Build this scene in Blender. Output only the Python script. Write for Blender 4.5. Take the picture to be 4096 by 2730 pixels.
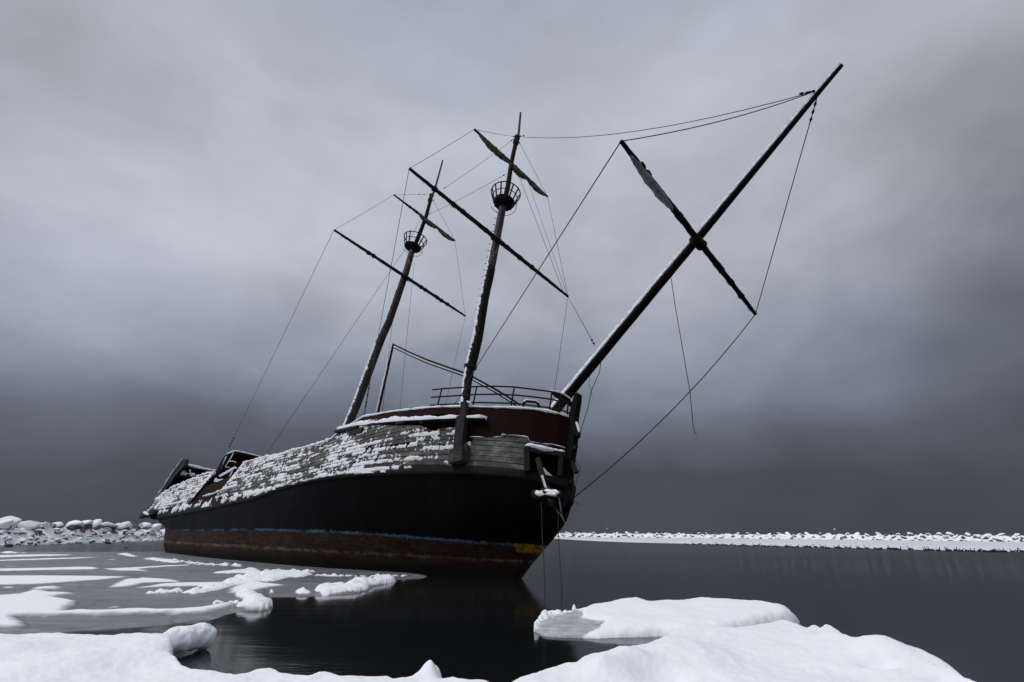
import bpy, bmesh, math, random
import numpy as np
from mathutils import Vector, Matrix, noise as mn

sc = bpy.context.scene
for o in list(bpy.data.objects):
    bpy.data.objects.remove(o)
COL = sc.collection
rnd = random.Random(7)

# ------------------------------------------------------------------ camera
F_PX, PITCH, ROLL = 1905.99, 0.384476, 0.0070766
CAM_H = 1.5
_c, _s = math.cos(PITCH), math.sin(PITCH)
_r = np.array([1, 0, 0.]); _u = np.array([0, -_s, _c]); _f = np.array([0, _c, _s])
_cr, _sr = math.cos(ROLL), math.sin(ROLL)
CR = np.stack([_cr * _r + _sr * _u, -_sr * _r + _cr * _u, _f], 1)
cd = bpy.data.cameras.new('camera')
cd.sensor_width = 36; cd.lens = 36 * F_PX / 4096
cd.clip_start = 0.05; cd.clip_end = 12000
cam = bpy.data.objects.new('camera', cd); COL.objects.link(cam)
M3 = Matrix([[CR[i][0], CR[i][1], -CR[i][2]] for i in range(3)])
cam.matrix_world = Matrix.Translation((0, 0, CAM_H)) @ M3.to_4x4()
sc.camera = cam

# ------------------------------------------------------------------ sky, sun, exposure
SUN_EL, SUN_AZ = math.radians(54), math.radians(258)   # azimuth clockwise from +Y
w = bpy.data.worlds.new('World'); sc.world = w; w.use_nodes = True
nt = w.node_tree; nt.nodes.clear()
def N(nt, t, **k):
    n = nt.nodes.new(t)
    for a, b in k.items():
        if a.startswith('i_'):
            key = a[2:]
            n.inputs[int(key) if key.isdigit() else key.replace('_', ' ')].default_value = b
        else:
            setattr(n, a, b)
    return n
def ramp(nt, fac, stops, interp='LINEAR'):
    r = nt.nodes.new('ShaderNodeValToRGB'); r.color_ramp.interpolation = interp
    e = r.color_ramp.elements
    while len(e) < len(stops): e.new(0.5)
    for x, (p, c) in zip(e, stops):
        x.position = p
        x.color = (c, c, c, 1) if isinstance(c, (int, float)) else (*c, 1)
    if fac is not None: nt.links.new(fac, r.inputs[0])
    return r.outputs[0]
def mth(nt, op, a, b=None, c=None, clamp=False):
    n = nt.nodes.new('ShaderNodeMath'); n.operation = op; n.use_clamp = clamp
    for i, v in enumerate((a, b, c)):
        if v is None: continue
        if isinstance(v, (int, float)): n.inputs[i].default_value = v
        else: nt.links.new(v, n.inputs[i])
    return n.outputs[0]
def mixc(nt, f, a, b, mode='MIX'):
    n = nt.nodes.new('ShaderNodeMix'); n.data_type = 'RGBA'; n.blend_type = mode
    for i, v in ((0, f), (6, a), (7, b)):
        if isinstance(v, (int, float)): n.inputs[i].default_value = v
        elif isinstance(v, tuple): n.inputs[i].default_value = (*v, 1)
        else: nt.links.new(v, n.inputs[i])
    return n.outputs[2]
def noise(nt, vec, scale, detail=4, rough=.55, dist=0.0):
    n = nt.nodes.new('ShaderNodeTexNoise'); n.inputs['Scale'].default_value = scale
    n.inputs['Detail'].default_value = detail; n.inputs['Roughness'].default_value = rough
    n.inputs['Distortion'].default_value = dist
    if vec is not None: nt.links.new(vec, n.inputs['Vector'])
    return n.outputs['Fac']
def mapping(nt, vec, scale=(1, 1, 1), loc=(0, 0, 0), rot=(0, 0, 0)):
    n = nt.nodes.new('ShaderNodeMapping')
    n.inputs['Scale'].default_value = scale; n.inputs['Location'].default_value = loc
    n.inputs['Rotation'].default_value = rot
    nt.links.new(vec, n.inputs['Vector']); return n.outputs[0]

tc = N(nt, 'ShaderNodeTexCoord'); gen = tc.outputs['Generated']
sep = N(nt, 'ShaderNodeSeparateXYZ'); nt.links.new(gen, sep.inputs[0])
# overcast: cloud brightness by elevation, broken up by large soft noise
big = noise(nt, mapping(nt, gen, (1.0, 1.0, 1.5), (3.1, 1.7, 0.4)), 1.5, 4, .45, .25)
mid = noise(nt, mapping(nt, gen, (1.0, 1.0, 1.7), (8.3, 2.2, 5.0)), 3.2, 5, .48, .3)
fine = noise(nt, mapping(nt, gen, (1.0, 1.0, 1.6), (1.3, 7.7, 2.1)), 8.0, 5, .5, .2)
zz = mth(nt, 'ADD', sep.outputs[2], mth(nt, 'MULTIPLY', mth(nt, 'SUBTRACT', big, .5), .24))
zz = mth(nt, 'ADD', zz, mth(nt, 'MULTIPLY', mth(nt, 'SUBTRACT', mid, .5), .12))
base = ramp(nt, zz, [(0.0, (.055, .062, .077)), (.09, (.059, .068, .086)), (.18, (.102, .116, .145)),
                     (.26, (.175, .200, .250)), (.36, (.275, .305, .366)), (.50, (.410, .435, .500)), (.70, (.455, .485, .555)),
                     (.86, (.36, .40, .475)), (1.0, (.66, .69, .74))])
var = mth(nt, 'ADD', mth(nt, 'MULTIPLY', mth(nt, 'SUBTRACT', mid, .5), .42),
          mth(nt, 'MULTIPLY', mth(nt, 'SUBTRACT', fine, .5), .30))
def blob(direction, radius, amount):
    d = Vector(direction).normalized()
    dp = N(nt, 'ShaderNodeVectorMath', operation='DOT_PRODUCT'); nt.links.new(gen, dp.inputs[0]); dp.inputs[1].default_value = d
    f = mth(nt, 'SUBTRACT', dp.outputs['Value'], 1)
    f = mth(nt, 'DIVIDE', f, (1 - math.cos(math.radians(radius))))
    return mth(nt, 'MULTIPLY', mth(nt, 'EXPONENT', f), amount)
BLOBS = []
def dirpx(x, y):
    return CR @ np.array([x - 2048, 1365 - y, F_PX])
for x, y, r, a in [(350, 1480, 12, .26), (300, 1200, 12, .10), (700, 900, 12, .1), (4000, 450, 12, -.24), (4100, 1150, 11, -.25), (3250, 1050, 9, .14), (3500, 1750, 12, -.1),
                   (1500, 800, 15, .12), (80, 60, 9, -.18), (2600, 1750, 10, .08), (3300, 1500, 10, .16), (2500, 1500, 12, .08), (2900, 250, 10, .08)]:
    b = blob(dirpx(x, y), r, a)
    var = mth(nt, 'ADD', var, b)
mul = mth(nt, 'ADD', var, 1.0)
mulv = N(nt, 'ShaderNodeVectorMath', operation='SCALE'); nt.links.new(base, mulv.inputs[0]); nt.links.new(mul, mulv.inputs['Scale'])
# the brighter part of the overcast lies behind the photographer and overhead
back = mth(nt, 'MULTIPLY', ramp(nt, mth(nt, 'MULTIPLY', sep.outputs[1], -1), [(0.0, 0.0), (.7, 1.0)]), ramp(nt, sep.outputs[2], [(.05, 0.0), (.35, 1.0)]))
cloud = mixc(nt, mth(nt, 'MULTIPLY', back, .8), mulv.outputs[0], (.55, .58, .64))
bg1 = N(nt, 'ShaderNodeBackground'); nt.links.new(cloud, bg1.inputs[0]); bg1.inputs[1].default_value = 1.0
sky = N(nt, 'ShaderNodeTexSky', sky_type='NISHITA', sun_disc=False, sun_elevation=SUN_EL, sun_rotation=SUN_AZ)
bg2 = N(nt, 'ShaderNodeBackground'); nt.links.new(sky.outputs[0], bg2.inputs[0]); bg2.inputs[1].default_value = 0.06
ms = N(nt, 'ShaderNodeMixShader'); ms.inputs[0].default_value = 0.03
nt.links.new(bg1.outputs[0], ms.inputs[1]); nt.links.new(bg2.outputs[0], ms.inputs[2])
wo = N(nt, 'ShaderNodeOutputWorld'); nt.links.new(ms.outputs[0], wo.inputs[0])

sd = bpy.data.lights.new('sun', 'SUN'); sd.energy = 1.6; sd.angle = math.radians(25); sd.color = (1, .98, .95)
so = bpy.data.objects.new('sun', sd); COL.objects.link(so)
sdir = Vector((math.sin(SUN_AZ) * math.cos(SUN_EL), math.cos(SUN_AZ) * math.cos(SUN_EL), math.sin(SUN_EL)))
so.rotation_euler = sdir.to_track_quat('Z', 'Y').to_euler(); so.location = (0, -20, 60)
sc.view_settings.view_transform = 'Standard'; sc.view_settings.look = 'None'
sc.view_settings.exposure = 0.0; sc.view_settings.gamma = 1.0
sc.render.engine = 'CYCLES'

# ------------------------------------------------------------------ helpers: objects
def tag(o, label=None, cat=None, group=None, kind=None):
    if label: o['label'] = label
    if cat: o['category'] = cat
    if group: o['group'] = group
    if kind: o['kind'] = kind
    return o
def empty(name, loc=(0, 0, 0)):
    o = bpy.data.objects.new(name, None); COL.objects.link(o); o.location = loc; return o
class MB:
    def __init__(s): s.v = []; s.f = []; s.at = {}
    def add(s, vs, fs, **attrs):
        o = len(s.v); s.v += [tuple(p) for p in vs]
        s.f += [tuple(i + o for i in f) for f in fs]
        for k in set(list(s.at) + list(attrs)):
            a = s.at.setdefault(k, [])
            a += [0.0] * (o - len(a))
            val = attrs.get(k, 0.0)
            a += list(val) if hasattr(val, '__len__') else [val] * len(vs)
    def build(s, name, m, parent=None, smooth=False, recalc=False):
        me = bpy.data.meshes.new(name); me.from_pydata([tuple(map(float, p)) for p in s.v], [], s.f)
        for k, a in s.at.items():
            a = a + [0.0] * (len(s.v) - len(a))
            at = me.attributes.new(k, 'FLOAT', 'POINT'); at.data.foreach_set('value', np.array(a, dtype=np.float32))
        if recalc:
            bm = bmesh.new(); bm.from_mesh(me); bmesh.ops.recalc_face_normals(bm, faces=bm.faces); bm.to_mesh(me); bm.free()
        if m: me.materials.append(m)
        if smooth: me.polygons.foreach_set('use_smooth', [True] * len(me.polygons))
        me.update()
        o = bpy.data.objects.new(name, me); COL.objects.link(o)
        if parent: o.parent = parent
        return o
def V3(p): return np.array(p, dtype=float)
def frame(d):
    d = V3(d); d = d / np.linalg.norm(d)
    a = np.array([0, 0, 1.]) if abs(d[2]) < .9 else np.array([1., 0, 0])
    x = np.cross(a, d); x /= np.linalg.norm(x); return x, np.cross(d, x), d
def tube(mb, pts, rad, n=8, rough=0.0, seed=0, cap=True, **attrs):
    """tube along a polyline, radius may vary; rough = relative radius noise"""
    pts = [V3(p) for p in pts]; k = len(pts)
    if not hasattr(rad, '__len__'): rad = [rad] * k
    vs = []; fs = []
    x = None
    for i, p in enumerate(pts):
        t = pts[min(i + 1, k - 1)] - pts[max(i - 1, 0)]
        t = t / (np.linalg.norm(t) + 1e-12)
        if x is None: x, y, _ = frame(t)
        else:
            x = x - t * np.dot(x, t); x /= np.linalg.norm(x); y = np.cross(t, x)
        for j in range(n):
            a = 2 * math.pi * j / n; r = rad[i]
            q = p + (x * math.cos(a) + y * math.sin(a)) * r
            if rough:
                r2 = r * (1 + rough * mn.noise(Vector(q * (1.2 / max(r, .02)) * .35 + seed * 3.3)))
                q = p + (x * math.cos(a) + y * math.sin(a)) * r2
            vs.append(q)
    for i in range(k - 1):
        for j in range(n):
            fs.append((i * n + j, i * n + (j + 1) % n, (i + 1) * n + (j + 1) % n, (i + 1) * n + j))
    if cap:
        fs.append(tuple(range(n))[::-1]); fs.append(tuple(range((k - 1) * n, k * n)))
    mb.add(vs, fs, **attrs)
def lerp_pts(a, b, n): a, b = V3(a), V3(b); return [a + (b - a) * i / (n - 1) for i in range(n)]
def box_between(mb, a, b, wx, wy, up=(0, 0, 1), **attrs):
    a, b = V3(a), V3(b); d = b - a; d /= np.linalg.norm(d)
    x = np.cross(d, V3(up)); x /= np.linalg.norm(x); y = np.cross(x, d)
    vs = []
    for p in (a, b):
        for sx, sy in ((-1, -1), (1, -1), (1, 1), (-1, 1)): vs.append(p + x * sx * wx / 2 + y * sy * wy / 2)
    mb.add(vs, [(3, 2, 1, 0), (4, 5, 6, 7), (0, 1, 5, 4), (1, 2, 6, 5), (2, 3, 7, 6), (3, 0, 4, 7)], **attrs)
def bevel(o, w=.01, seg=1):
    m = o.modifiers.new('bevel', 'BEVEL'); m.width = w; m.segments = seg; m.limit_method = 'ANGLE'; return o

# numpy value noise
def _hash(ix, iy, iz, seed):
    h = (ix * 374761393 + iy * 668265263 + iz * 2147483647 + seed * 974711) & 0xffffffff
    h = ((h ^ (h >> 13)) * 1274126177) & 0xffffffff
    return ((h ^ (h >> 16)) & 0xffff) / 65535.0
def vnoise(x, y, seed=0):
    x = np.asarray(x, float); y = np.asarray(y, float)
    ix = np.floor(x).astype(np.int64); iy = np.floor(y).astype(np.int64)
    fx = x - ix; fy = y - iy; fx = fx * fx * (3 - 2 * fx); fy = fy * fy * (3 - 2 * fy)
    h = lambda a, b: _hash(a, b, 0, seed)
    return (h(ix, iy) * (1 - fx) + h(ix + 1, iy) * fx) * (1 - fy) + (h(ix, iy + 1) * (1 - fx) + h(ix + 1, iy + 1) * fx) * fy
def fbm(x, y, seed=0, oct=4):
    t = 0; a = .5; tot = 0
    for i in range(oct):
        t = t + a * vnoise(x * 2 ** i + i * 17.3, y * 2 ** i + i * 9.1, seed + i); tot += a; a *= .5
    return t / tot
def smooth01(x): x = np.clip(x, 0, 1); return x * x * (3 - 2 * x)

# ------------------------------------------------------------------ materials
def mat(name):
    m = bpy.data.materials.new(name); m.use_nodes = True; nt = m.node_tree; nt.nodes.clear()
    p = nt.nodes.new('ShaderNodeBsdfPrincipled'); o = nt.nodes.new('ShaderNodeOutputMaterial')
    nt.links.new(p.outputs[0], o.inputs[0]); return m, nt, p
def objc(nt): return nt.nodes.new('ShaderNodeTexCoord').outputs['Object']
def attr(nt, name): return N(nt, 'ShaderNodeAttribute', attribute_name=name).outputs['Fac']
def bump(nt, p, h, strength=.3, dist=.02):
    b = nt.nodes.new('ShaderNodeBump'); b.inputs['Strength'].default_value = strength; b.inputs['Distance'].default_value = dist
    nt.links.new(h, b.inputs['Height']); nt.links.new(b.outputs[0], p.inputs['Normal'])
def sockset(nt, s, v):
    if isinstance(v, (int, float)): s.default_value = v
    elif isinstance(v, tuple): s.default_value = (*v, 1) if len(v) == 3 else v
    else: nt.links.new(v, s)

def simple(name, c1, c2, scale=3, rough=.8, stretch=(1, 1, 1), spec=.3, bs=.3, bd=.02, lo=.35, hi=.65):
    m, nt, p = mat(name); v = mapping(nt, objc(nt), stretch)
    n = noise(nt, v, scale, 6, .65, .3)
    f = ramp(nt, n, [(lo, 0.0), (hi, 1.0)])
    sockset(nt, p.inputs['Base Color'], mixc(nt, f, c1, c2)); p.inputs['Roughness'].default_value = rough
    p.inputs['Specular IOR Level'].default_value = spec
    bump(nt, p, noise(nt, v, scale * 5, 4, .6), bs, bd); return m

def m_snow(name, bumpscale=14, bd=.01, col=(.86, .88, .93)):
    m, nt, p = mat(name); v = objc(nt)
    n = noise(nt, v, 1.3, 5, .6)
    c = mixc(nt, n, tuple(x * .95 for x in col), tuple(min(1, x * 1.03) for x in col))
    sockset(nt, p.inputs['Base Color'], c); p.inputs['Roughness'].default_value = .85
    p.inputs['Specular IOR Level'].default_value = .15
    bump(nt, p, noise(nt, v, bumpscale, 6, .65), .35, bd); return m
SNOW = m_snow('snow', 11, .018)
SNOW_FAR = m_snow('snow_rock', 5, .04, (.92, .93, .96))
SNOW_THIN = m_snow('thin_wet_snow', 22, .01, (.82, .84, .88))
IRON = simple('dark_iron', (.008, .007, .007), (.022, .017, .015), 6, .75, (1, 1, 1), .12)
STEM = simple('black_stem_timber', (.006, .006, .0065), (.024, .024, .024), 5, .85, (1, 1, .4), .1, .5, .02, .55, .85)
MASTM = simple('rusty_mast_paint', (.006, .005, .005), (.026, .010, .008), 1.6, .75, (1, 1, .5), .12, .3, .01, .45, .75)
# peeling upper mast: red-brown with pale patches
def m_peel():
    m, nt, p = mat('peeling_mast_paint'); v = objc(nt)
    n = noise(nt, mapping(nt, v, (3, 3, 1)), 1.4, 6, .7, .6); n2 = noise(nt, v, 5, 4, .6)
    c = mixc(nt, ramp(nt, n2, [(.35, 0.0), (.65, 1.0)]), (.034, .011, .009), (.018, .009, .008))
    c = mixc(nt, ramp(nt, n, [(.56, 0.0), (.62, 1.0)]), c, (.20, .19, .19))
    sockset(nt, p.inputs['Base Color'], c); p.inputs['Roughness'].default_value = .75; return m
PEEL = m_peel()
YARD = simple('weathered_yard_wood', (.012, .010, .009), (.06, .045, .035), 2.5, .85, (1, 1, 1), .2, .5, .02, .5, .8)
CANVAS = simple('furled_canvas', (.26, .225, .16), (.05, .05, .045), 3.5, .9, (1, 1, 1), .1, .6, .05, .4, .62)
CANVAS_W = simple('pale_canvas', (.34, .38, .42), (.15, .13, .10), 1.5, .9, (1, 1, 1), .05, .25, .03, .42, .7)
RED = simple('red_oxide_steel', (.018, .0028, .0024), (.009, .003, .0026), 1.2, .8, (1, 1, 2), .10, .2, .01, .35, .7)
ROPE = simple('dark_rope', (.03, .03, .032), (.06, .055, .05), 8, .9)
ROPE_BLUE = simple('blue_grey_rope', (.03, .06, .085), (.14, .14, .13), 18, .9)
TIMBER = simple('dark_painted_timber', (.014, .014, .015), (.055, .055, .055), 5, .8, (1, 1, .4), .3, .5, .02, .55, .85)
SHADE_BLACK = simple('painted_opening_shade', (.002, .002, .002), (.003, .003, .003), 2, .95, (1, 1, 1), 0.0)  # near-black colour that paints the shade inside openings

def m_hull():
    m, nt, p = mat('black_hull_paint'); v = objc(nt); lev = attr(nt, 'lev')
    xyz = N(nt, 'ShaderNodeSeparateXYZ'); nt.links.new(v, xyz.inputs[0]); u = xyz.outputs[0]; wz = xyz.outputs[2]
    rag = noise(nt, mapping(nt, v, (1, 1, .8)), 7.0, 6, .8)
    big = noise(nt, mapping(nt, v, (.35, .35, 1)), 1.0, 4, .6)
    l2 = mth(nt, 'ADD', lev, mth(nt, 'MULTIPLY', mth(nt, 'SUBTRACT', rag, .5), .16))
    streak = noise(nt, mapping(nt, v, (.25, .25, 5.0)), 2.2, 6, .7, .4)
    streak2 = noise(nt, mapping(nt, v, (.6, .6, 2.0)), 2.0, 6, .7, .4)
    rust = mixc(nt, ramp(nt, streak, [(.35, 0.0), (.7, 1.0)]), (.016, .009, .006), (.062, .026, .013))
    rust = mixc(nt, ramp(nt, streak2, [(.50, 0.0), (.62, 1.0)]), rust, (.040, .036, .030))
    # pale scum band and dark foot by level
    band = mth(nt, 'MULTIPLY', ramp(nt, l2, [(1.30, 0.0), (1.42, 1.0)]), 1.0)
    sc_ = ramp(nt, mth(nt, 'SUBTRACT', lev, 1.0), [(.34, 0.0), (.39, 1.0), (.42, 1.0), (.47, 0.0)])
    sc_ = mth(nt, 'MULTIPLY', sc_, ramp(nt, streak2, [(.38, 0.0), (.62, 1.0)]))
    rust = mixc(nt, mth(nt, 'MULTIPLY', sc_, .8), rust, (.17, .15, .12))
    rr = noise(nt, mapping(nt, v, (3.0, 3.0, .35)), 2.0, 5, .7); rust = mixc(nt, ramp(nt, rr, [(.50, 0.0), (.66, .8)]), rust, (.010, .008, .007))
    foot = ramp(nt, mth(nt, 'SUBTRACT', l2, 1.0), [(.12, 1.0), (.30, 0.0)])
    rust = mixc(nt, foot, rust, (.012, .010, .008))
    blackn = noise(nt, mapping(nt, v, (.5, .5, .35)), 1.3, 5, .6)
    aft = ramp(nt, mth(nt, 'MULTIPLY', u, -.025), [(.20, 0.0), (.65, 1.0)])
    blk = mixc(nt, aft, (.0018, .0018, .002), (.013, .013, .013))
    blk = mixc(nt, mth(nt, 'MULTIPLY', ramp(nt, blackn, [(.52, 0.0), (.7, 1.0)]), .35), blk, (.013, .013, .014))
    c = mixc(nt, ramp(nt, mth(nt, 'SUBTRACT', l2, 1.0), [(.97, 0.0), (1.0, 1.0)]), rust, blk)
    # blue line just above the rust, broken
    bl = ramp(nt, mth(nt, 'SUBTRACT', mth(nt, 'ADD', lev, mth(nt, 'MULTIPLY', mth(nt, 'SUBTRACT', rag, .5), .34)), 1.5), [(.455, 0.0), (.475, 1.0), (.52, 1.0), (.545, 0.0)])
    brk = noise(nt, mapping(nt, v, (.5, .5, .1), (3.7, 0, 0)), 1.1, 5, .7)
    bl = mth(nt, 'MULTIPLY', bl, ramp(nt, mth(nt, 'ADD', brk, mth(nt, 'MULTIPLY', aft, -.15)), [(.36, 0.0), (.50, 1.0)]))
    c = mixc(nt, bl, c, mixc(nt, noise(nt, v, 9, 4, .6), (.045, .105, .20), (.09, .15, .21)))
    # yellow patch at the stem
    ul = mth(nt, 'GREATER_THAN', u, .08)
    yl = ramp(nt, mth(nt, 'SUBTRACT', mth(nt, 'ADD', lev, mth(nt, 'MULTIPLY', mth(nt, 'SUBTRACT', rag, .5), .12)), 1.5), [(.22, 0.0), (.27, 1.0), (.53, 1.0), (.56, 0.0)])
    yc = mixc(nt, ramp(nt, noise(nt, v, 7, 5, .7), [(.46, 0.0), (.60, 1.0)]), (.27, .155, .016), (.07, .03, .012))
    c = mixc(nt, mth(nt, 'MULTIPLY', ul, yl), c, yc)
    sockset(nt, p.inputs['Base Color'], c)
    sockset(nt, p.inputs['Roughness'], ramp(nt, blackn, [(.3, .5), (.7, .65)]))
    p.inputs['Specular IOR Level'].default_value = .06
    cmb = nt.nodes.new('ShaderNodeCombineXYZ'); nt.links.new(u, cmb.inputs[0]); nt.links.new(wz, cmb.inputs[1])
    br = nt.nodes.new('ShaderNodeTexBrick'); br.inputs['Scale'].default_value = 1.0; br.inputs['Brick Width'].default_value = 3.4; br.inputs['Row Height'].default_value = 1.15; br.inputs['Mortar Size'].default_value = .012; br.inputs['Mortar Smooth'].default_value = .6; nt.links.new(cmb.outputs[0], br.inputs['Vector'])
    plate = mth(nt, 'ADD', noise(nt, mapping(nt, v, (.8, .8, .8)), 1.1, 2, .4), mth(nt, 'MULTIPLY', br.outputs['Fac'], .35))
    bump(nt, p, mth(nt, 'ADD', plate, mth(nt, 'MULTIPLY', rag, .15)), .35, .05); return m
HULLM = m_hull()

def m_wood():
    m, nt, p = mat('weathered_planks'); v = objc(nt); tone = attr(nt, 'tone')
    g = noise(nt, mapping(nt, v, (1.0, 1.0, 14)), 2.2, 6, .7, .6)
    blot = noise(nt, mapping(nt, v, (1, 1, 2.0)), 1.6, 5, .65, .4)
    knot = noise(nt, v, 4.5, 3, .5)
    c = mixc(nt, ramp(nt, g, [(.3, 0.0), (.7, 1.0)]), (.046, .045, .043), (.135, .133, .128))
    c = mixc(nt, ramp(nt, blot, [(.50, 0.0), (.70, 1.0)]), c, (.23, .225, .215))
    c = mixc(nt, ramp(nt, knot, [(.62, 0.0), (.72, 1.0)]), c, (.07, .045, .03))
    c = mixc(nt, mth(nt, 'MULTIPLY', ramp(nt, noise(nt, mapping(nt, v, (.4, .4, .6), (4, 4, 4)), 1.2, 4, .6), [(.48, 0.0), (.62, 1.0)]), .55), c, (.035, .033, .03))
    sc = N(nt, 'ShaderNodeVectorMath', operation='SCALE'); nt.links.new(c, sc.inputs[0])
    nt.links.new(mth(nt, 'ADD', mth(nt, 'MULTIPLY', tone, .95), .45), sc.inputs['Scale'])
    nt.links.new(sc.outputs[0], p.inputs['Base Color']); p.inputs['Roughness'].default_value = .85
    p.inputs['Specular IOR Level'].default_value = .2
    bump(nt, p, g, .6, .02); return m
WOOD = m_wood()
def m_rock():
    m, nt, p = mat('snow_dusted_limestone'); v = objc(nt)
    n = noise(nt, v, 2.2, 6, .65)
    rc = mixc(nt, n, (.07, .062, .052), (.20, .18, .15))
    sockset(nt, p.inputs['Base Color'], rc); p.inputs['Roughness'].default_value = .9
    bump(nt, p, noise(nt, v, 6, 5, .7), .6, .05); return m
ROCK = m_rock()
def m_mound(a_=.12):
    m, nt, p = mat('snowy_rubble'); v = objc(nt); g = nt.nodes.new('ShaderNodeNewGeometry')
    s = N(nt, 'ShaderNodeSeparateXYZ'); nt.links.new(g.outputs['Normal'], s.inputs[0])
    n = noise(nt, v, 1.1, 5, .7)
    f = ramp(nt, mth(nt, 'ADD', s.outputs[2], mth(nt, 'MULTIPLY', mth(nt, 'SUBTRACT', n, .5), .9)), [(a_, 0.0), (a_ + .12, 1.0)])
    sockset(nt, p.inputs['Base Color'], mixc(nt, f, (.06, .052, .045), (.86, .88, .92))); p.inputs['Roughness'].default_value = .9
    return m
MOUND = m_mound(); MOUND_FAR = m_mound(.50)
def m_ice():
    m, nt, p = mat('grey_ice_with_snow'); v = objc(nt); sn = attr(nt, 'snow')
    n = noise(nt, mapping(nt, v, (1, 1, 1)), .5, 6, .65, .6); n2 = noise(nt, v, 3.5, 5, .65)
    ice = mixc(nt, ramp(nt, n, [(.3, 0.0), (.7, 1.0)]), (.12, .128, .145), (.20, .21, .23))
    ice = mixc(nt, mth(nt, 'MULTIPLY', ramp(nt, n2, [(.55, 0.0), (.8, 1.0)]), .3), ice, (.36, .37, .39))
    dust = ramp(nt, noise(nt, mapping(nt, v, (.22, 1.5, 1), rot=(0, 0, .12)), 1.4, 7, .68, .5), [(.52, 0.0), (.80, .30)])
    vo = N(nt, 'ShaderNodeTexVoronoi', feature='DISTANCE_TO_EDGE'); vo.inputs['Scale'].default_value = .42; wv = mapping(nt, v, (1, 1.3, 1)); nz = nt.nodes.new('ShaderNodeTexNoise'); nz.inputs['Scale'].default_value = 1.5; nt.links.new(v, nz.inputs['Vector'])
    av = N(nt, 'ShaderNodeVectorMath', operation='ADD'); nt.links.new(wv, av.inputs[0]); nt.links.new(nz.outputs['Color'], av.inputs[1]); nt.links.new(av.outputs[0], vo.inputs['Vector'])
    crack = ramp(nt, vo.outputs['Distance'], [(.006, 1.0), (.02, 0.0)])
    ice = mixc(nt, mth(nt, 'MULTIPLY', crack, .65), ice, (.045, .05, .058))
    f = ramp(nt, mth(nt, 'ADD', sn, mth(nt, 'MULTIPLY', mth(nt, 'SUBTRACT', n2, .5), .55)), [(.15, 0.0), (.75, 1.0)])
    f = mth(nt, 'MAXIMUM', f, dust)
    sockset(nt, p.inputs['Base Color'], mixc(nt, f, ice, (.86, .88, .93)))
    sockset(nt, p.inputs['Roughness'], mth(nt, 'ADD', mth(nt, 'MULTIPLY', f, .5), .38))
    p.inputs['Specular IOR Level'].default_value = .3
    bump(nt, p, noise(nt, v, 14, 5, .6), .25, .008); return m
ICE = m_ice()
def m_water():
    m, nt, p = mat('dark_harbour_water'); v = objc(nt)
    p.inputs['Base Color'].default_value = (.007, .0078, .0085, 1)
    ys = N(nt, 'ShaderNodeSeparateXYZ'); nt.links.new(v, ys.inputs[0])
    sockset(nt, p.inputs['Roughness'], mth(nt, 'ADD', ramp(nt, mth(nt, 'MULTIPLY', ys.outputs[1], .01), [(.25, .0), (.55, .20)]), .10))
    p.inputs['IOR'].default_value = 1.333
    a = noise(nt, mapping(nt, v, (.35, 1.6, 1), rot=(0, 0, .15)), 1.2, 4, .55, .3)
    b = noise(nt, mapping(nt, v, (1, 2.5, 1)), 4.5, 3, .5)
    bump(nt, p, mth(nt, 'ADD', a, mth(nt, 'MULTIPLY', b, .25)), .10, .05); return m
WATER = m_water()
# ================================================================== SETTING
def unproj_z(px, py, z):
    px = np.asarray(px, float); py = np.asarray(py, float)
    d = np.stack([px - 2048, 1365 - py, np.full_like(px, F_PX)], -1) @ CR.T
    t = (z - CAM_H) / d[..., 2]
    return d[..., 0] * t, d[..., 1] * t

def sdf(X, Y, poly):
    """signed distance, positive inside"""
    P = np.array(poly, float); Q = np.roll(P, -1, 0)
    x = X.ravel(); y = Y.ravel(); best = np.full(x.shape, 1e9); ins = np.zeros(x.shape, bool)
    for (ax, ay), (bx, by) in zip(P, Q):
        dx, dy = bx - ax, by - ay; L = dx * dx + dy * dy + 1e-12
        t = np.clip(((x - ax) * dx + (y - ay) * dy) / L, 0, 1)
        best = np.minimum(best, (x - ax - t * dx) ** 2 + (y - ay - t * dy) ** 2)
        c = ((ay > y) != (by > y)) & (x < (bx - ax) * (y - ay) / (by - ay + 1e-15) + ax)
        ins ^= c
    d = np.sqrt(best); return np.where(ins, d, -d).reshape(X.shape)
def wpoly(pts, z):
    a = np.array([(p[0], p[1], p[2] if len(p) > 2 else z) for p in pts], float); X, Y = unproj_z(a[:, 0], a[:, 1], a[:, 2]); return list(zip(X, Y))
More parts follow.
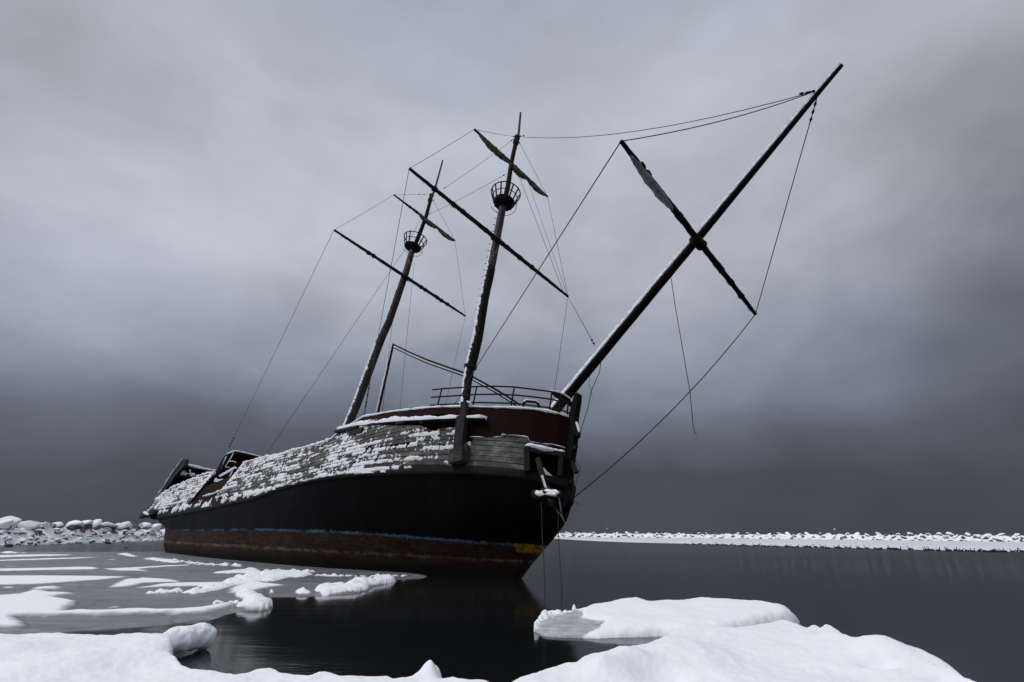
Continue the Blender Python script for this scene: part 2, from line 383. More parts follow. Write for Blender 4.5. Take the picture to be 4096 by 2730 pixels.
def grid_mesh(name, X, Y, Z, keep, m, parent=None, **attrs):
    ny, nx = X.shape
    idx = np.arange(ny * nx).reshape(ny, nx)
    q = np.stack([idx[:-1, :-1], idx[:-1, 1:], idx[1:, 1:], idx[1:, :-1]], -1).reshape(-1, 4)
    k = (keep[:-1, :-1] | keep[:-1, 1:] | keep[1:, 1:] | keep[1:, :-1]).ravel(); q = q[k]
    used = np.unique(q); remap = np.zeros(ny * nx, int); remap[used] = np.arange(len(used)); q = remap[q]
    co = np.stack([X, Y, Z], -1).reshape(-1, 3)[used]
    me = bpy.data.meshes.new(name)
    me.vertices.add(len(co)); me.vertices.foreach_set('co', co.ravel())
    me.loops.add(q.size); me.loops.foreach_set('vertex_index', q.ravel())
    me.polygons.add(len(q)); me.polygons.foreach_set('loop_start', np.arange(0, q.size, 4)); me.polygons.foreach_set('loop_total', np.full(len(q), 4))
    me.polygons.foreach_set('use_smooth', np.ones(len(q), bool))
    for kk, a in attrs.items():
        at = me.attributes.new(kk, 'FLOAT', 'POINT'); at.data.foreach_set('value', a.reshape(-1)[used].astype(np.float32))
    me.update(); me.validate(); me.materials.append(m)
    # make the normals point up
    if len(me.polygons) and me.polygons[0].normal.z < 0: me.flip_normals()
    o = bpy.data.objects.new(name, me); COL.objects.link(o)
    if parent: o.parent = parent
    return o

# water: one sheet to the horizon
mb = MB(); R_ = 6000
mb.add([(-R_, -200, 0), (R_, -200, 0), (R_, R_, 0), (-R_, R_, 0)], [(0, 1, 2, 3)])
wat = mb.build('water', WATER); tag(wat, 'dark still harbour water reflecting the ship and sky', 'water', kind='structure')
mb = MB(); mb.add([(-R_, -200, -4), (R_, -200, -4), (R_, R_, -4), (-R_, R_, -4)], [(0, 1, 2, 3)])
bed = mb.build('ground', simple('lake_bed', (.01, .01, .009), (.02, .018, .015), 1)); tag(bed, 'dark lake bed under the harbour water', 'lake bed', kind='structure')

# ---- near snow shelf the photographer stands on
SH = [(-1500, 2528), (-600, 2530), (0, 2528), (140, 2526), (224, 2529), (327, 2533), (467, 2534), (575, 2528), (610, 2532), (654, 2530), (672, 2528), (690, 2545), (688, 2575), (680, 2590), (692, 2604), (715, 2622), (735, 2645), (775, 2664), (818, 2668), (870, 2670), (912, 2675), (949, 2686), (975, 2684),
      (996, 2680), (1015, 2669), (1060, 2662), (1095, 2664), (1125, 2674), (1149, 2683), (1200, 2690), (1237, 2694), (1265, 2684), (1300, 2679), (1336, 2682), (1386, 2693), (1452, 2690), (1497, 2696), (1557, 2694),
      (1580, 2706), (1612, 2702), (1650, 2690), (1672, 2674), (1700, 2658), (1729, 2645), (1748, 2652), (1762, 2675), (1768, 2708), (1790, 2703), (1812, 2698), (1850, 2704), (1883, 2708), (1920, 2709), (1950, 2713), (1990, 2731), (2012, 2748), (2030, 2728), (2048, 2712),
      (2072, 2696), (2110, 2690), (2140, 2680), (2166, 2670), (2195, 2658), (2221, 2648), (2255, 2645), (2293, 2643), (2312, 2630), (2331, 2620), (2387, 2615), (2398, 2600), (2436, 2604), (2465, 2592), (2492, 2582), (2530, 2582), (2564, 2579), (2595, 2568), (2624, 2553),
      (2652, 2543), (2672, 2528), (2691, 2514), (2720, 2506), (2746, 2500), (2790, 2500), (2845, 2492), (2890, 2502), (2939, 2503), (2990, 2496), (3050, 2490), (3100, 2478), (3133, 2470), (3165, 2480), (3205, 2495), (3224, 2503), (3240, 2496), (3262, 2492), (3279, 2503), (3292, 2492), (3310, 2493), (3330, 2500),
      (3354, 2513), (3373, 2533), (3396, 2536), (3420, 2548), (3440, 2555), (3450, 2549), (3455, 2530), (3463, 2533), (3478, 2545), (3526, 2551), (3559, 2567), (3605, 2569), (3629, 2588), (3660, 2593), (3699, 2595), (3720, 2606), (3745, 2621), (3792, 2644), (3830, 2676), (3862, 2698), (3885, 2703), (3908, 2713), (3969, 2728), (4000, 2722), (4050, 2722), (4090, 2740),
      (4200, 2780), (4500, 2900), (5200, 3100), (6500, 3600), (6500, 5200), (-3500, 5200), (-3500, 2528)]
HT = .30
BASE = -.12
px = np.concatenate([np.arange(-1500, -60, 24), np.arange(-60, 4160, 5), np.arange(4160, 6000, 24)]); py = np.concatenate([np.arange(2478, 2745, 3.0), np.arange(2745, 3100, 14), np.arange(3100, 5000, 80)])
PX, PY = np.meshgrid(px, py); X, Y = unproj_z(PX, PY, HT)
D = sdf(X, Y, wpoly(SH, HT))
n1 = fbm(X * .9, Y * .9, 5, 4); n2 = fbm(X * 4, Y * 4, 9, 4); n3 = fbm(X * 16, Y * 16, 11, 3)
Dn = D + .07 + (fbm(X * 3, Y * 3, 9, 3) - .5) * .04
prof = 1 - np.exp(-np.clip(Dn, 0, None) / .035)
Z = HT * prof + (n1 - .5) * .10 * smooth01(D / .5) + (n2 - .5) * .045 * smooth01((D + .03) / .1) + (fbm(X * 9, Y * 9, 77, 3) - .5) * .02 + (n3 - .5) * .008
def ridge(Z, X, Y, pts, zp, wid, h, sd=0):
    a = np.array(pts, float); wx, wy = unproj_z(a[:, 0], a[:, 1], zp)
    best = np.full(X.shape, 1e9)
    for i in range(len(wx) - 1):
        dx, dy = wx[i + 1] - wx[i], wy[i + 1] - wy[i]
        t = np.clip(((X - wx[i]) * dx + (Y - wy[i]) * dy) / (dx * dx + dy * dy + 1e-9), 0, 1)
        best = np.minimum(best, np.hypot(X - wx[i] - t * dx, Y - wy[i] - t * dy))
    return Z + h * np.exp(-(best / wid) ** 2) * (.7 + .6 * fbm(X * 6, Y * 6, 31 + sd, 3))
# soft hollows and lumps of drifted snow
for cx, cy, rx, h in [(2530, 2660, .35, .10), (2640, 2690, .30, -.09), (3530, 2600, .28, .09), (3490, 2640, .10, -.09), (3540, 2640, .08, -.06), (3350, 2560, .22, .06), (3450, 2680, .4, -.05),
                      (60, 2600, .25, .05), (500, 2680, .5, -.05), (2750, 2600, .5, .06), (3100, 2640, .6, -.05), (2420, 2690, .18, .07), (3790, 2700, .2, -.05), (300, 2640, .5, .05), (1740, 2690, .14, .08)]:
    gx, gy = unproj_z(np.array([cx]), np.array([cy]), HT)
    Z = Z + 1.5 * h * np.exp(-((X - gx[0]) ** 2 + (Y - gy[0]) ** 2) / rx ** 2) * smooth01(D / .12)
Z = np.where(Dn < 0, np.maximum(-.3, Dn * 6), Z)
sg = grid_mesh('snow', X, Y, Z, Dn > -.06, SNOW)
tag(sg, 'thick smooth snow shelf covering the near shore along the bottom of the view', 'snow', kind='structure')

# rounded snow-buried ice block jutting from the shelf over the water
mb = MB(); A = [(640, 2566, .17, .07), (690, 2560, .18, .13), (740, 2556, .18, .15), (790, 2549, .17, .165), (830, 2540, .17, .165), (850, 2536, .17, .12), (858, 2534, .17, .05)]
P = []
for x, y, z, r in A:
    gx, gy = unproj_z(np.array([x]), np.array([y]), z); P.append((gx[0], gy[0], z, r))
n = 64; m_ = 48; vs = []; fs = []
for i in range(n):
    t = i / (n - 1) * (len(P) - 1); k = min(int(t), len(P) - 2); q = [P[k][j] * (1 - t + k) + P[k + 1][j] * (t - k) for j in range(4)]
    d = V3(P[-1][:3]) - V3(P[0][:3]); d /= np.linalg.norm(d); sx = np.array([d[1], -d[0], 0])
    for j in range(m_):
        a = 2 * math.pi * j / m_; p = V3(q[:3]) + (sx * math.cos(a) * 1.0 + np.array([0, 0, 1]) * math.sin(a) * .95) * q[3]
        nn = mn.noise(Vector(p * 3.0)) * .05 + mn.noise(Vector(p * 9)) * .028 + mn.noise(Vector(p * 22)) * .010
        vs.append(p + (sx * math.cos(a) + np.array([0, 0, 1]) * math.sin(a)) * nn)
for i in range(n - 1):
    for j in range(m_): fs.append((i * m_ + j, i * m_ + (j + 1) % m_, (i + 1) * m_ + (j + 1) % m_, (i + 1) * m_ + j))
fs.append(tuple(range((n - 1) * m_, n * m_)))
mb.add(vs, fs); o = mb.build('snowy_ice_block', SNOW, None, smooth=True, recalc=True); tag(o, 'rounded log-shaped lump of snow-buried ice jutting from the near shelf over dark water, lower left', 'ice block')

# ---- the drifted floe lying off the shelf on the right
FL = [(2136, 2523), (2136, 2500), (2140, 2490), (2150, 2492), (2158, 2480), (2160, 2462), (2168, 2448), (2182, 2442), (2205, 2446), (2222, 2443), (2240, 2440), (2255, 2445), (2265, 2440), (2283, 2440), (2290, 2428), (2300, 2425), (2306, 2432), (2330, 2428), (2345, 2416),
      (2357, 2412), (2400, 2409), (2445, 2400), (2500, 2392), (2536, 2385), (2580, 2388), (2612, 2394), (2690, 2390), (2750, 2385), (2790, 2378), (2830, 2378), (2870, 2388), (2960, 2392), (3050, 2393), (3085, 2402), (3135, 2418), (3168, 2422), (3185, 2434),
      (3195, 2455), (3200, 2492, .02), (3180, 2505, .0), (3100, 2515, .0), (2900, 2550, 0), (2750, 2556, 0), (2650, 2548, 0), (2600, 2548, 0), (2540, 2550, 0), (2480, 2552, 0), (2400, 2556, 0), (2300, 2554, 0), (2220, 2551, 0), (2170, 2544, 0)]
FL = [(p[0], p[1], p[2] if len(p) > 2 else float(np.interp(p[0], [2130, 2300, 2420, 2600, 2900, 3200], [.02, .05, .10, .17, .21, .22]))) for p in FL]
zf = .14
px = np.arange(2090, 3260, 2.6); py = np.arange(2330, 2600, 1.6)
PX, PY = np.meshgrid(px, py); X, Y = unproj_z(PX, PY, zf)
D = sdf(X, Y, wpoly(FL, zf))
hh = np.interp(PX, [2130, 2300, 2420, 2600, 2900, 3200], [.045, .06, .12, .18, .22, .27])
thin = smooth01(((PX - 2330) / 130.0) + (2500 - PY) / 260.0 * .9 - .15 * 0)
front = np.interp(PY, [2440, 2470, 2500, 2560], [0, .1, .35, .75])
WET = [(2100, 2530), (2150, 2492), (2190, 2472), (2240, 2456), (2296, 2444), (2322, 2452), (2308, 2476), (2350, 2484), (2398, 2494), (2384, 2514), (2340, 2530), (2290, 2545), (2200, 2570), (2100, 2570)]
dw = sdf(X, Y, wpoly(WET, .05)) + (fbm(X * 4, Y * 4, 3, 4) - .5) * .12; thin = smooth01(-dw / .22 + .1)
n2 = fbm(X * 5, Y * 5, 19, 4); n3 = fbm(X * 18, Y * 18, 21, 3); n1 = fbm(X * 1.1, Y * 1.1, 23, 3)
Dn = D + (n2 - .5) * .05
Z = (.05 + (hh - .05) * thin) * (1 - np.exp(-np.clip(Dn, 0, None) / (.03 + .07 * thin))) + thin * ((n1 - .5) * .11 * smooth01(D / .3) + (n2 - .5) * .02) + (n3 - .5) * .008
# row of rounded snow knobs on the left rim
for cx, cy, r_, h in [(2140, 2500, .085, .10), (2152, 2486, .06, .09), (2164, 2470, .07, .10), (2178, 2462, .10, .16), (2196, 2458, .09, .12), (2212, 2452, .06, .08), (2232, 2446, .09, .10), (2250, 2444, .05, .06), (2262, 2440, .06, .07), (2280, 2438, .05, .05), (2297, 2430, .055, .12)]:
    gx, gy = unproj_z(np.array([cx]), np.array([cy + 10]), .05)
    dd = np.hypot(X - gx[0], Y - gy[0]); Z = np.maximum(Z, h * np.clip(1 - (dd / r_) ** 2, 0, None) ** .7 * (.7 + .6 * n3) + .03 * (dd < r_))
    thin = np.maximum(thin, (dd < r_ * 1.1) * 1.0)
snowm = np.clip(np.maximum(thin * 1.3, .36), 0, 1)
Z = np.where(Dn < 0, np.maximum(-.25, Dn * 5), Z)
fl = grid_mesh('ice_floe', X, Y, Z, Dn > -.06, ICE, snow=snowm)
tag(fl, 'long snow-covered ice floe with grey wet left tip lying against the near snow shelf', 'ice floe')

# ---- the sheet of grey ice on the left with drifts of snow
S = .4675
def z1(l): return [(x * S, 2000 + y * S) for x, y in l]
def z2(l): return [(900 + x * .5525, 2100 + y * .5525) for x, y in l]
ICEP = [(-1300, 2207), (0, 2207), (400, 2208), (560, 2207), (640, 2206), (662, 2208), (760, 2222), (900, 2238), (1050, 2246), (1176, 2258), (1300, 2266), (1500, 2284), (1600, 2288), (1690, 2297), (1703, 2302), (1690, 2308), (1640, 2311), (1585, 2313), (1578, 2322), (1530, 2332), (1490, 2342),
        (1470, 2356), (1400, 2370), (1290, 2374), (1240, 2378), (1180, 2379), (1100, 2379), (1075, 2379), (1076, 2410), (1072, 2428), (1030, 2436), (960, 2434), (900, 2448), (850, 2466), (760, 2476), (640, 2490), (560, 2496), (440, 2504), (300, 2512), (240, 2522), (0, 2527), (-1300, 2530)]
PATCH = [
 (z1([(-900, 830), (0, 832), (100, 825), (200, 800), (250, 765), (400, 755), (540, 752), (560, 765), (430, 778), (330, 785), (480, 800), (600, 805), (680, 812), (560, 828), (480, 842), (600, 860), (700, 880), (660, 910), (620, 940), (590, 965), (700, 955), (780, 955), (900, 960), (1200, 945), (1500, 950), (1680, 935), (1850, 905), (1990, 885), (2045, 893), (1990, 925), (1860, 955), (1800, 978), (1600, 992), (1450, 1000), (1380, 990), (1000, 1000), (700, 1003), (400, 1010), (160, 1012), (220, 1050), (260, 1085), (200, 1108), (0, 1120), (-900, 1120)]), .13, .12),
 (z1([(-900, 652), (0, 652), (400, 650), (900, 655), (1150, 660), (1000, 675), (900, 685), (700, 700), (500, 715), (250, 730), (0, 735), (-900, 745)]), .07, .16),
 (z1([(890, 755), (960, 720), (1050, 680), (1150, 678), (1200, 668), (1300, 672), (1450, 680), (1530, 692), (1575, 710), (1400, 714), (1260, 716), (1150, 742), (1000, 758)]), .08, .15),
 (z1([(1110, 757), (1250, 742), (1350, 722), (1600, 710), (1800, 706), (1940, 708), (1880, 740), (1700, 745), (1400, 750), (1200, 758)]), .07, .15),
 (z1([(-900, 590), (0, 590), (400, 582), (700, 574), (830, 575), (862, 588), (820, 598), (500, 602), (0, 612), (-900, 620)]), .05, .2),
 (z1([(860, 590), (1000, 584), (1200, 575), (1400, 562), (1640, 555), (1640, 562), (1400, 575), (1200, 592), (1275, 604), (1280, 612), (1000, 609), (920, 602)]), .04, .2),
 (z1([(-900, 475), (0, 475), (200, 470), (400, 467), (590, 468), (640, 473), (480, 480), (200, 488), (0, 494), (-900, 497)]), .05, .3),
 (z1([(-900, 514), (0, 514), (400, 500), (700, 493), (880, 490), (700, 502), (400, 512), (0, 523), (-900, 526)]), .03, .3),
 (z1([(1005, 465), (1050, 458), (1100, 458), (1150, 475), (1180, 488), (1120, 488), (1060, 474)]), .12, .3),
 (z1([(0, 452), (60, 440), (110, 442), (160, 456), (60, 460)]), .14, .3), (z1([(165, 456), (200, 449), (250, 455), (200, 460)]), .08, .3),
 (z1([(420, 454), (470, 450), (490, 456)]), .06, .2), (z1([(560, 454), (600, 449), (620, 455)]), .06, .2), (z1([(870, 450), (900, 447), (930, 452)]), .05, .2),
 (z1([(1225, 503), (1330, 495), (1400, 505), (1540, 533), (1500, 540), (1420, 534), (1300, 516)]), .12, .25),
 (z1([(880, 513), (960, 509), (1030, 512), (960, 516)]), .03, .2), (z1([(0, 569), (80, 566), (150, 570), (80, 574)]), .03, .2),
 (z1([(1810, 628), (1950, 612), (2050, 605), (2100, 590), (2150, 582), (2200, 592), (2240, 615), (2265, 638), (2200, 640), (2120, 630), (1950, 632)]), .13, .15),
 (z1([(0, 745), (60, 742), (140, 745), (170, 757), (0, 762)]), .04, .15),
 (z1([(890, 932), (940, 912), (1010, 906), (1070, 915), (1040, 930), (960, 937)]), .06, .12), (z1([(1170, 902), (1220, 896), (1240, 905), (1200, 908)]), .03, .12),
 (z1([(1320, 800), (1370, 782), (1440, 780), (1510, 798), (1480, 808), (1380, 808)]), .09, .12),
 (z1([(1600, 798), (1680, 775), (1780, 755), (1900, 725), (2000, 700), (2110, 685), (2200, 660), (2300, 630), (2380, 615), (2400, 650), (2300, 685), (2200, 712), (2100, 722), (2000, 735), (1880, 770), (1760, 795), (1650, 808)]), .14, .10),
 (z2([(0, 470), (100, 430), (200, 410), (330, 425), (460, 440), (340, 456), (250, 475), (210, 490), (240, 500), (120, 505), (0, 500)]), .08, .12),
 (z2([(170, 380), (250, 360), (330, 345), (480, 340), (560, 350), (640, 360), (560, 380), (450, 385), (360, 410), (300, 415), (200, 400)]), .14, .10),
 (z2([(330, 352), (450, 335), (560, 338), (600, 345), (520, 350)]), .08, .10), (z2([(640, 368), (760, 366), (870, 372), (860, 381), (720, 378)]), .06, .12), (z2([(890, 370), (930, 362), (960, 374)]), .09, .1), (z2([(1030, 378), (1060, 372), (1085, 380)]), .07, .1), (z2([(1130, 376), (1200, 366), (1260, 370), (1200, 382)]), .04, .1), (z2([(1340, 372), (1400, 366), (1420, 374)]), .05, .1),
 (z2([(30, 300), (90, 292), (145, 306), (80, 308)]), .07, .12), (z2([(250, 318), (290, 312), (320, 320)]), .09, .1), (z2([(0, 296), (18, 292), (25, 302)]), .06, .1),
 (z2([(100, 512), (108, 484), (140, 474), (170, 478), (200, 500), (218, 520), (200, 532), (250, 530), (262, 545), (300, 555), (322, 575), (315, 600), (260, 608), (170, 608), (120, 596), (100, 580), (130, 560), (150, 540), (110, 535)]), .24, .07),
 (z2([(505, 494), (520, 478), (560, 464), (590, 470), (625, 492), (610, 500), (540, 502)]), .16, .08), (z2([(320, 498), (330, 466), (345, 470), (355, 497)]), .13, .05),
 (z2([(688, 496), (695, 470), (720, 445), (745, 437), (780, 440), (805, 458), (860, 455), (920, 450), (940, 436), (870, 433), (900, 415), (930, 395), (1000, 400), (1060, 402), (1090, 385), (1180, 380), (1230, 395), (1235, 405), (1180, 418), (1090, 432), (1040, 440), (1035, 465), (970, 478), (880, 485), (780, 495), (720, 503)]), .19, .08),
]
px = np.concatenate([np.arange(-1300, -40, 16), np.arange(-40, 1730, 3.2)])
py = np.concatenate([np.arange(2198, 2300, 1.2), np.arange(2300, 2400, 1.8), np.arange(2400, 2545, 2.6)])
PX, PY = np.meshgrid(px, py); X, Y = unproj_z(PX, PY, .04)
D = sdf(X, Y, wpoly(ICEP, .04)) + .06; n2 = fbm(X * 4, Y * 4, 41, 4); n3 = fbm(X * 14, Y * 14, 43, 3); n1 = fbm(X * .8, Y * .8, 47, 3)
Dn = D + (n2 - .5) * .12
Z = .04 * np.clip(Dn / .16, -9, 1) + (n2 - .5) * .006
SN = np.zeros_like(Z)
for i, (pp, h, wd) in enumerate(PATCH):
    P = wpoly(pp, .04); d = sdf(X, Y, P)
    rough = 1.0 if h >= .12 and i not in (0,) else .25; h = h * (.55 if i else .6)
    d = d + (n2 - .5) * .14 * wd / .12 * .8 + (n3 - .5) * .05 * rough
    pr = 1 - np.exp(-np.clip(d, 0, None) / wd)
    lump = (1 - rough) + rough * (.55 + .9 * fbm(X * 3.5, Y * 3.5, 60 + i, 3))
    Z = np.where(d > 0, np.maximum(Z, .04 + h * pr * lump), Z)
    SN = np.maximum(SN, smooth01((d + .03) / (.10 if rough > .5 else .45) + .12))
def crumbs(line, cnt, r0, r1, spread):
    global Z, SN
    L = [(p[0], p[1]) for p in line]; gx, gy = unproj_z(np.array([p[0] for p in L]), np.array([p[1] for p in L]), .04); r = random.Random(int(L[0][0] * 7))
    for _ in range(cnt):
        t = r.random() * (len(L) - 1); k = int(t); t -= k; cx = gx[k] + (gx[k + 1] - gx[k]) * t + r.gauss(0, spread); cy = gy[k] + (gy[k + 1] - gy[k]) * t + r.gauss(0, spread); rad = r.uniform(r0, r1)
        q = (np.abs(X - cx) < rad) & (np.abs(Y - cy) < rad * 1.6); dd = np.hypot(X - cx, (Y - cy) / 1.5)
        hcap = .04 + rad * r.uniform(.5, .95) * np.clip(1 - (dd / rad) ** 2, 0, None) ** .6
        Z = np.where(q & (dd < rad), np.maximum(Z, hcap), Z); SN = np.where(q & (dd < rad), 1.0, SN)
crumbs(z2([(0, 430), (180, 370), (350, 350), (640, 352)]), 110, .05, .17, .12)
crumbs(z1([(1600, 800), (1900, 735), (2300, 645), (2353, 620)]), 120, .05, .16, .10)
crumbs(z2([(640, 370), (860, 372), (1080, 378), (1260, 372)]), 50, .04, .12, .10)
crumbs(z1([(1230, 503), (1540, 530), (1700, 552), (2090, 572)]), 60, .05, .16, .12)
crumbs(z1([(1320, 800), (1500, 790)]), 22, .05, .12, .06)
crumbs(z2([(700, 480), (760, 460), (940, 450), (1040, 420), (1200, 395)]), 60, .08, .24, .08)
crumbs(z2([(130, 500), (210, 525), (180, 580), (290, 580)]), 34, .07, .2, .07)
crumbs(z1([(1850, 880), (2040, 890)]), 10, .04, .09, .05)
Z = np.where(Dn < 0, np.maximum(-.3, Dn * .25), Z)
isheet = grid_mesh('ice', X, Y, Z, Dn > -.35, ICE, snow=SN)
tag(isheet, 'sheet of smooth grey ice left of the hull streaked with snow drifts', 'ice', kind='structure')

# ---- snowy shelf ice at the foot of the far breakwater
SI = [(1900, 2151.5), (2200, 2154), (2236, 2156), (2300, 2160), (2400, 2165), (2500, 2169), (2800, 2176), (3000, 2181), (3300, 2189), (3600, 2197), (4096, 2207), (5200, 2230)]
back = [(5200, 2186), (4096, 2168), (3000, 2155.5), (2200, 2148.5)]
mb = MB(); xs = np.linspace(1900, 5200, 420)
a = wpoly([(x, np.interp(x, [p[0] for p in SI], [p[1] for p in SI]) + .8 * (fbm(np.array(x / 40.), np.array(0.), 5, 3) - .5)) for x in xs], .05)
b = wpoly([(x, np.interp(x, [1900, 3000, 4096, 5200], [2147, 2156, 2168, 2184])) for x in xs], .05)
vs = []; fs = []
rows = 6
for r_ in range(rows):
    t = r_ / (rows - 1)
    for i in range(len(xs)):
        p = V3(a[i]) * (1 - t) + V3(b[i]) * t
        vs.append((p[0], p[1], (.03 if r_ == 0 else .10 + .12 * float(fbm(p[0] * .2, p[1] * .2, 8, 3)))))
vs = [(v[0], v[1], -.05) for v in vs[:len(xs)]] + vs; rows += 1
for r_ in range(rows - 1):
    for i in range(len(xs) - 1):
        k = r_ * len(xs) + i; fs.append((k, k + 1, k + 1 + len(xs), k + len(xs)))
mb.add(vs, fs)
shelf = mb.build('shelf_ice', m_snow('shelf_snow', 3, .05, (.62, .64, .68)), smooth=True)
tag(shelf, 'low band of snowy shelf ice at the foot of the far breakwater', 'shelf ice', kind='structure')

# ---- breakwaters: rubble mounds (the mass of small stones) and single boulders on them
def rock_meshes(seed, flat=1.0, snow_t=.10, cover=0.0):
    r = random.Random(seed); bm = bmesh.new()
    for _ in range(15):
        v = Vector((r.gauss(0, 1), r.gauss(0, 1), r.gauss(0, 1))).normalized() * r.uniform(.75, 1.1)
        bm.verts.new((v.x * 1.15, v.y * .85, v.z * .62 * flat))
    g = bmesh.ops.convex_hull(bm, input=bm.verts)
    bmesh.ops.delete(bm, geom=[e for e in set(g['geom_interior']) if isinstance(e, bmesh.types.BMVert)], context='VERTS')
    bmesh.ops.bevel(bm, geom=list(bm.edges), offset=.06, segments=1, affect='EDGES')
    bmesh.ops.triangulate(bm, faces=bm.faces)
    bmesh.ops.subdivide_edges(bm, edges=bm.edges, cuts=1, use_grid_fill=True)
    bmesh.ops.recalc_face_normals(bm, faces=bm.faces)
    me = bpy.data.meshes.new('boulder'); bm.to_mesh(me); me.materials.append(ROCK)
    # snow cap: same surface raised where it looks up, tucked inside where it looks down
    bmesh.ops.subdivide_edges(bm, edges=bm.edges, cuts=1, use_grid_fill=True)
    for _ in range(2): bmesh.ops.smooth_vert(bm, verts=bm.verts, factor=.5, use_axis_x=True, use_axis_y=True, use_axis_z=True)
    bm.normal_update()
    sh = []
    for v in bm.verts:
        k = (v.normal.z + cover + .25 * mn.noise(v.co * 2.3 + Vector((seed, 0, 0))) - .18) / .4
        k = max(-1, min(1, k)); sh.append((v, v.co * (1 + .03) + Vector((0, 0, snow_t)) * k + v.normal * .05 * k if k > 0 else v.co * (1 + .16 * k) - Vector((0, 0, .05)) * -k))
    for v, c in sh: v.co = c
    bmesh.ops.smooth_vert(bm, verts=bm.verts, factor=.5, use_axis_x=True, use_axis_y=True, use_axis_z=True)
    ms_ = bpy.data.meshes.new('snow_cap'); bm.to_mesh(ms_); bm.free(); ms_.materials.append(SNOW_FAR)
    ms_.polygons.foreach_set('use_smooth', [True] * len(ms_.polygons))
    return me, ms_
PROT = [rock_meshes(100 + i, r, .12, c) for i, (r, c) in enumerate([(1, .5), (.8, .5), (1.15, .5), (.9, .6), (1, .45), (.75, .6), (1.1, .5), (.95, .5), (1.0, .12), (.9, .2), (1.0, -.12), (.85, -.05), (1.1, -.2)])]
def boulder(loc, size, label, group, k=None, rz=None, tilt=.35):
    k = rnd.randrange(8) if k is None else k
    me, ms_ = PROT[k]
    o = bpy.data.objects.new('boulder', me); COL.objects.link(o); o.location = loc
    o.scale = (size * rnd.uniform(.9, 1.15), size * rnd.uniform(.9, 1.1), size * rnd.uniform(.85, 1.15))
    o.rotation_euler = (rnd.uniform(-tilt, tilt), rnd.uniform(-tilt, tilt), rnd.uniform(0, 6.28) if rz is None else rz)
    tag(o, label, 'boulder', group)
    s = bpy.data.objects.new('snow_cap', ms_); COL.objects.link(s); s.parent = o
    return o
def mound(name, line, width, height, label, step, seed, lump, M_=None):
    """rubble mound along a line [(x,y)], front foot on the line, rising away from the camera"""
    L = [V3(p) for p in line]; seg = [np.linalg.norm(L[i + 1] - L[i]) for i in range(len(L) - 1)]; tot = sum(seg)
    n = int(tot / step); m = int(width * 1.6 / step) + 1
    Xs = np.zeros((m, n)); Ys = np.zeros((m, n)); Zs = np.zeros((m, n))
    for i in range(n):
        s = tot * i / (n - 1); k = 0
        while k < len(seg) - 1 and s > seg[k]: s -= seg[k]; k += 1
        d = (L[k + 1] - L[k]) / seg[k]; p = L[k] + d * s; nrm = np.array([-d[1], d[0]])
        if np.dot(nrm, p) < 0: nrm = -nrm
        for j in range(m):
            t = width * 1.6 * j / (m - 1); q = p + nrm * (t - .15)
            Xs[j, i], Ys[j, i] = q; h = height * min(1, (t / (width * .62))) if t < width else height * max(-.1, 1 - (t - width) / (width * .5))
            Zs[j, i] = h - .12
    Zs += (fbm(Xs / lump, Ys / lump, seed, 3) - .5) * lump * 1.1 + (fbm(Xs / lump * 3, Ys / lump * 3, seed + 3, 2) - .5) * lump * .5
    o = grid_mesh(name, Xs, Ys, Zs, np.ones(Xs.shape, bool), M_ or MOUND)
    return tag(o, label, 'breakwater', kind='stuff')
lfoot = wpoly([(-900, 2216), (-300, 2194), (0, 2184), (300, 2175), (600, 2165), (760, 2160)], 0)
mound('breakwater_rubble', lfoot, 3.2, 1.75, 'snow-covered rubble of small stones forming the near breakwater left of the ship', .22, 3, .7)
rfoot = wpoly([(1100, 2139.5), (1500, 2143), (2050, 2148.2), (2400, 2150.8), (3000, 2157), (3600, 2164), (4096, 2170.5), (5000, 2183)], 0)
mound('breakwater_rubble', rfoot, 5.5, 1.9, 'snow-covered rubble of the long far breakwater right of the ship', .45, 13, 1.5, MOUND_FAR)
def along(line, s):
    L = [V3(p) for p in line]
    for i in range(len(L) - 1):
        g = np.linalg.norm(L[i + 1] - L[i])
        if s <= g or i == len(L) - 2:
            d = (L[i + 1] - L[i]) / g; p = L[i] + d * s; n = np.array([-d[1], d[0]])
            if np.dot(n, p) < 0: n = -n
            return p, d, n
        s -= g
def tot(line): return sum(np.linalg.norm(V3(line[i + 1]) - V3(line[i])) for i in range(len(line) - 1))
def find_s(line, x_img):
    """arc position whose foot projects to image column x_img"""
    T = tot(line); best = (1e9, 0)
    for i in range(1500):
        s = T * i / 1499; p, _, _ = along(line, s); q = (np.array([p[0], p[1], -CAM_H])) @ CR
        x = 2048 + F_PX * q[0] / q[2]
        if abs(x - x_img) < best[0]: best = (abs(x - x_img), s)
    return best[1]
ORD = ['zeroth', 'first', 'second', 'third', 'fourth', 'fifth', 'sixth', 'seventh', 'eighth', 'ninth', 'tenth', 'eleventh', 'twelfth', 'thirteenth', 'fourteenth', 'fifteenth', 'sixteenth', 'seventeenth', 'eighteenth', 'nineteenth', 'twentieth']; CN = 0
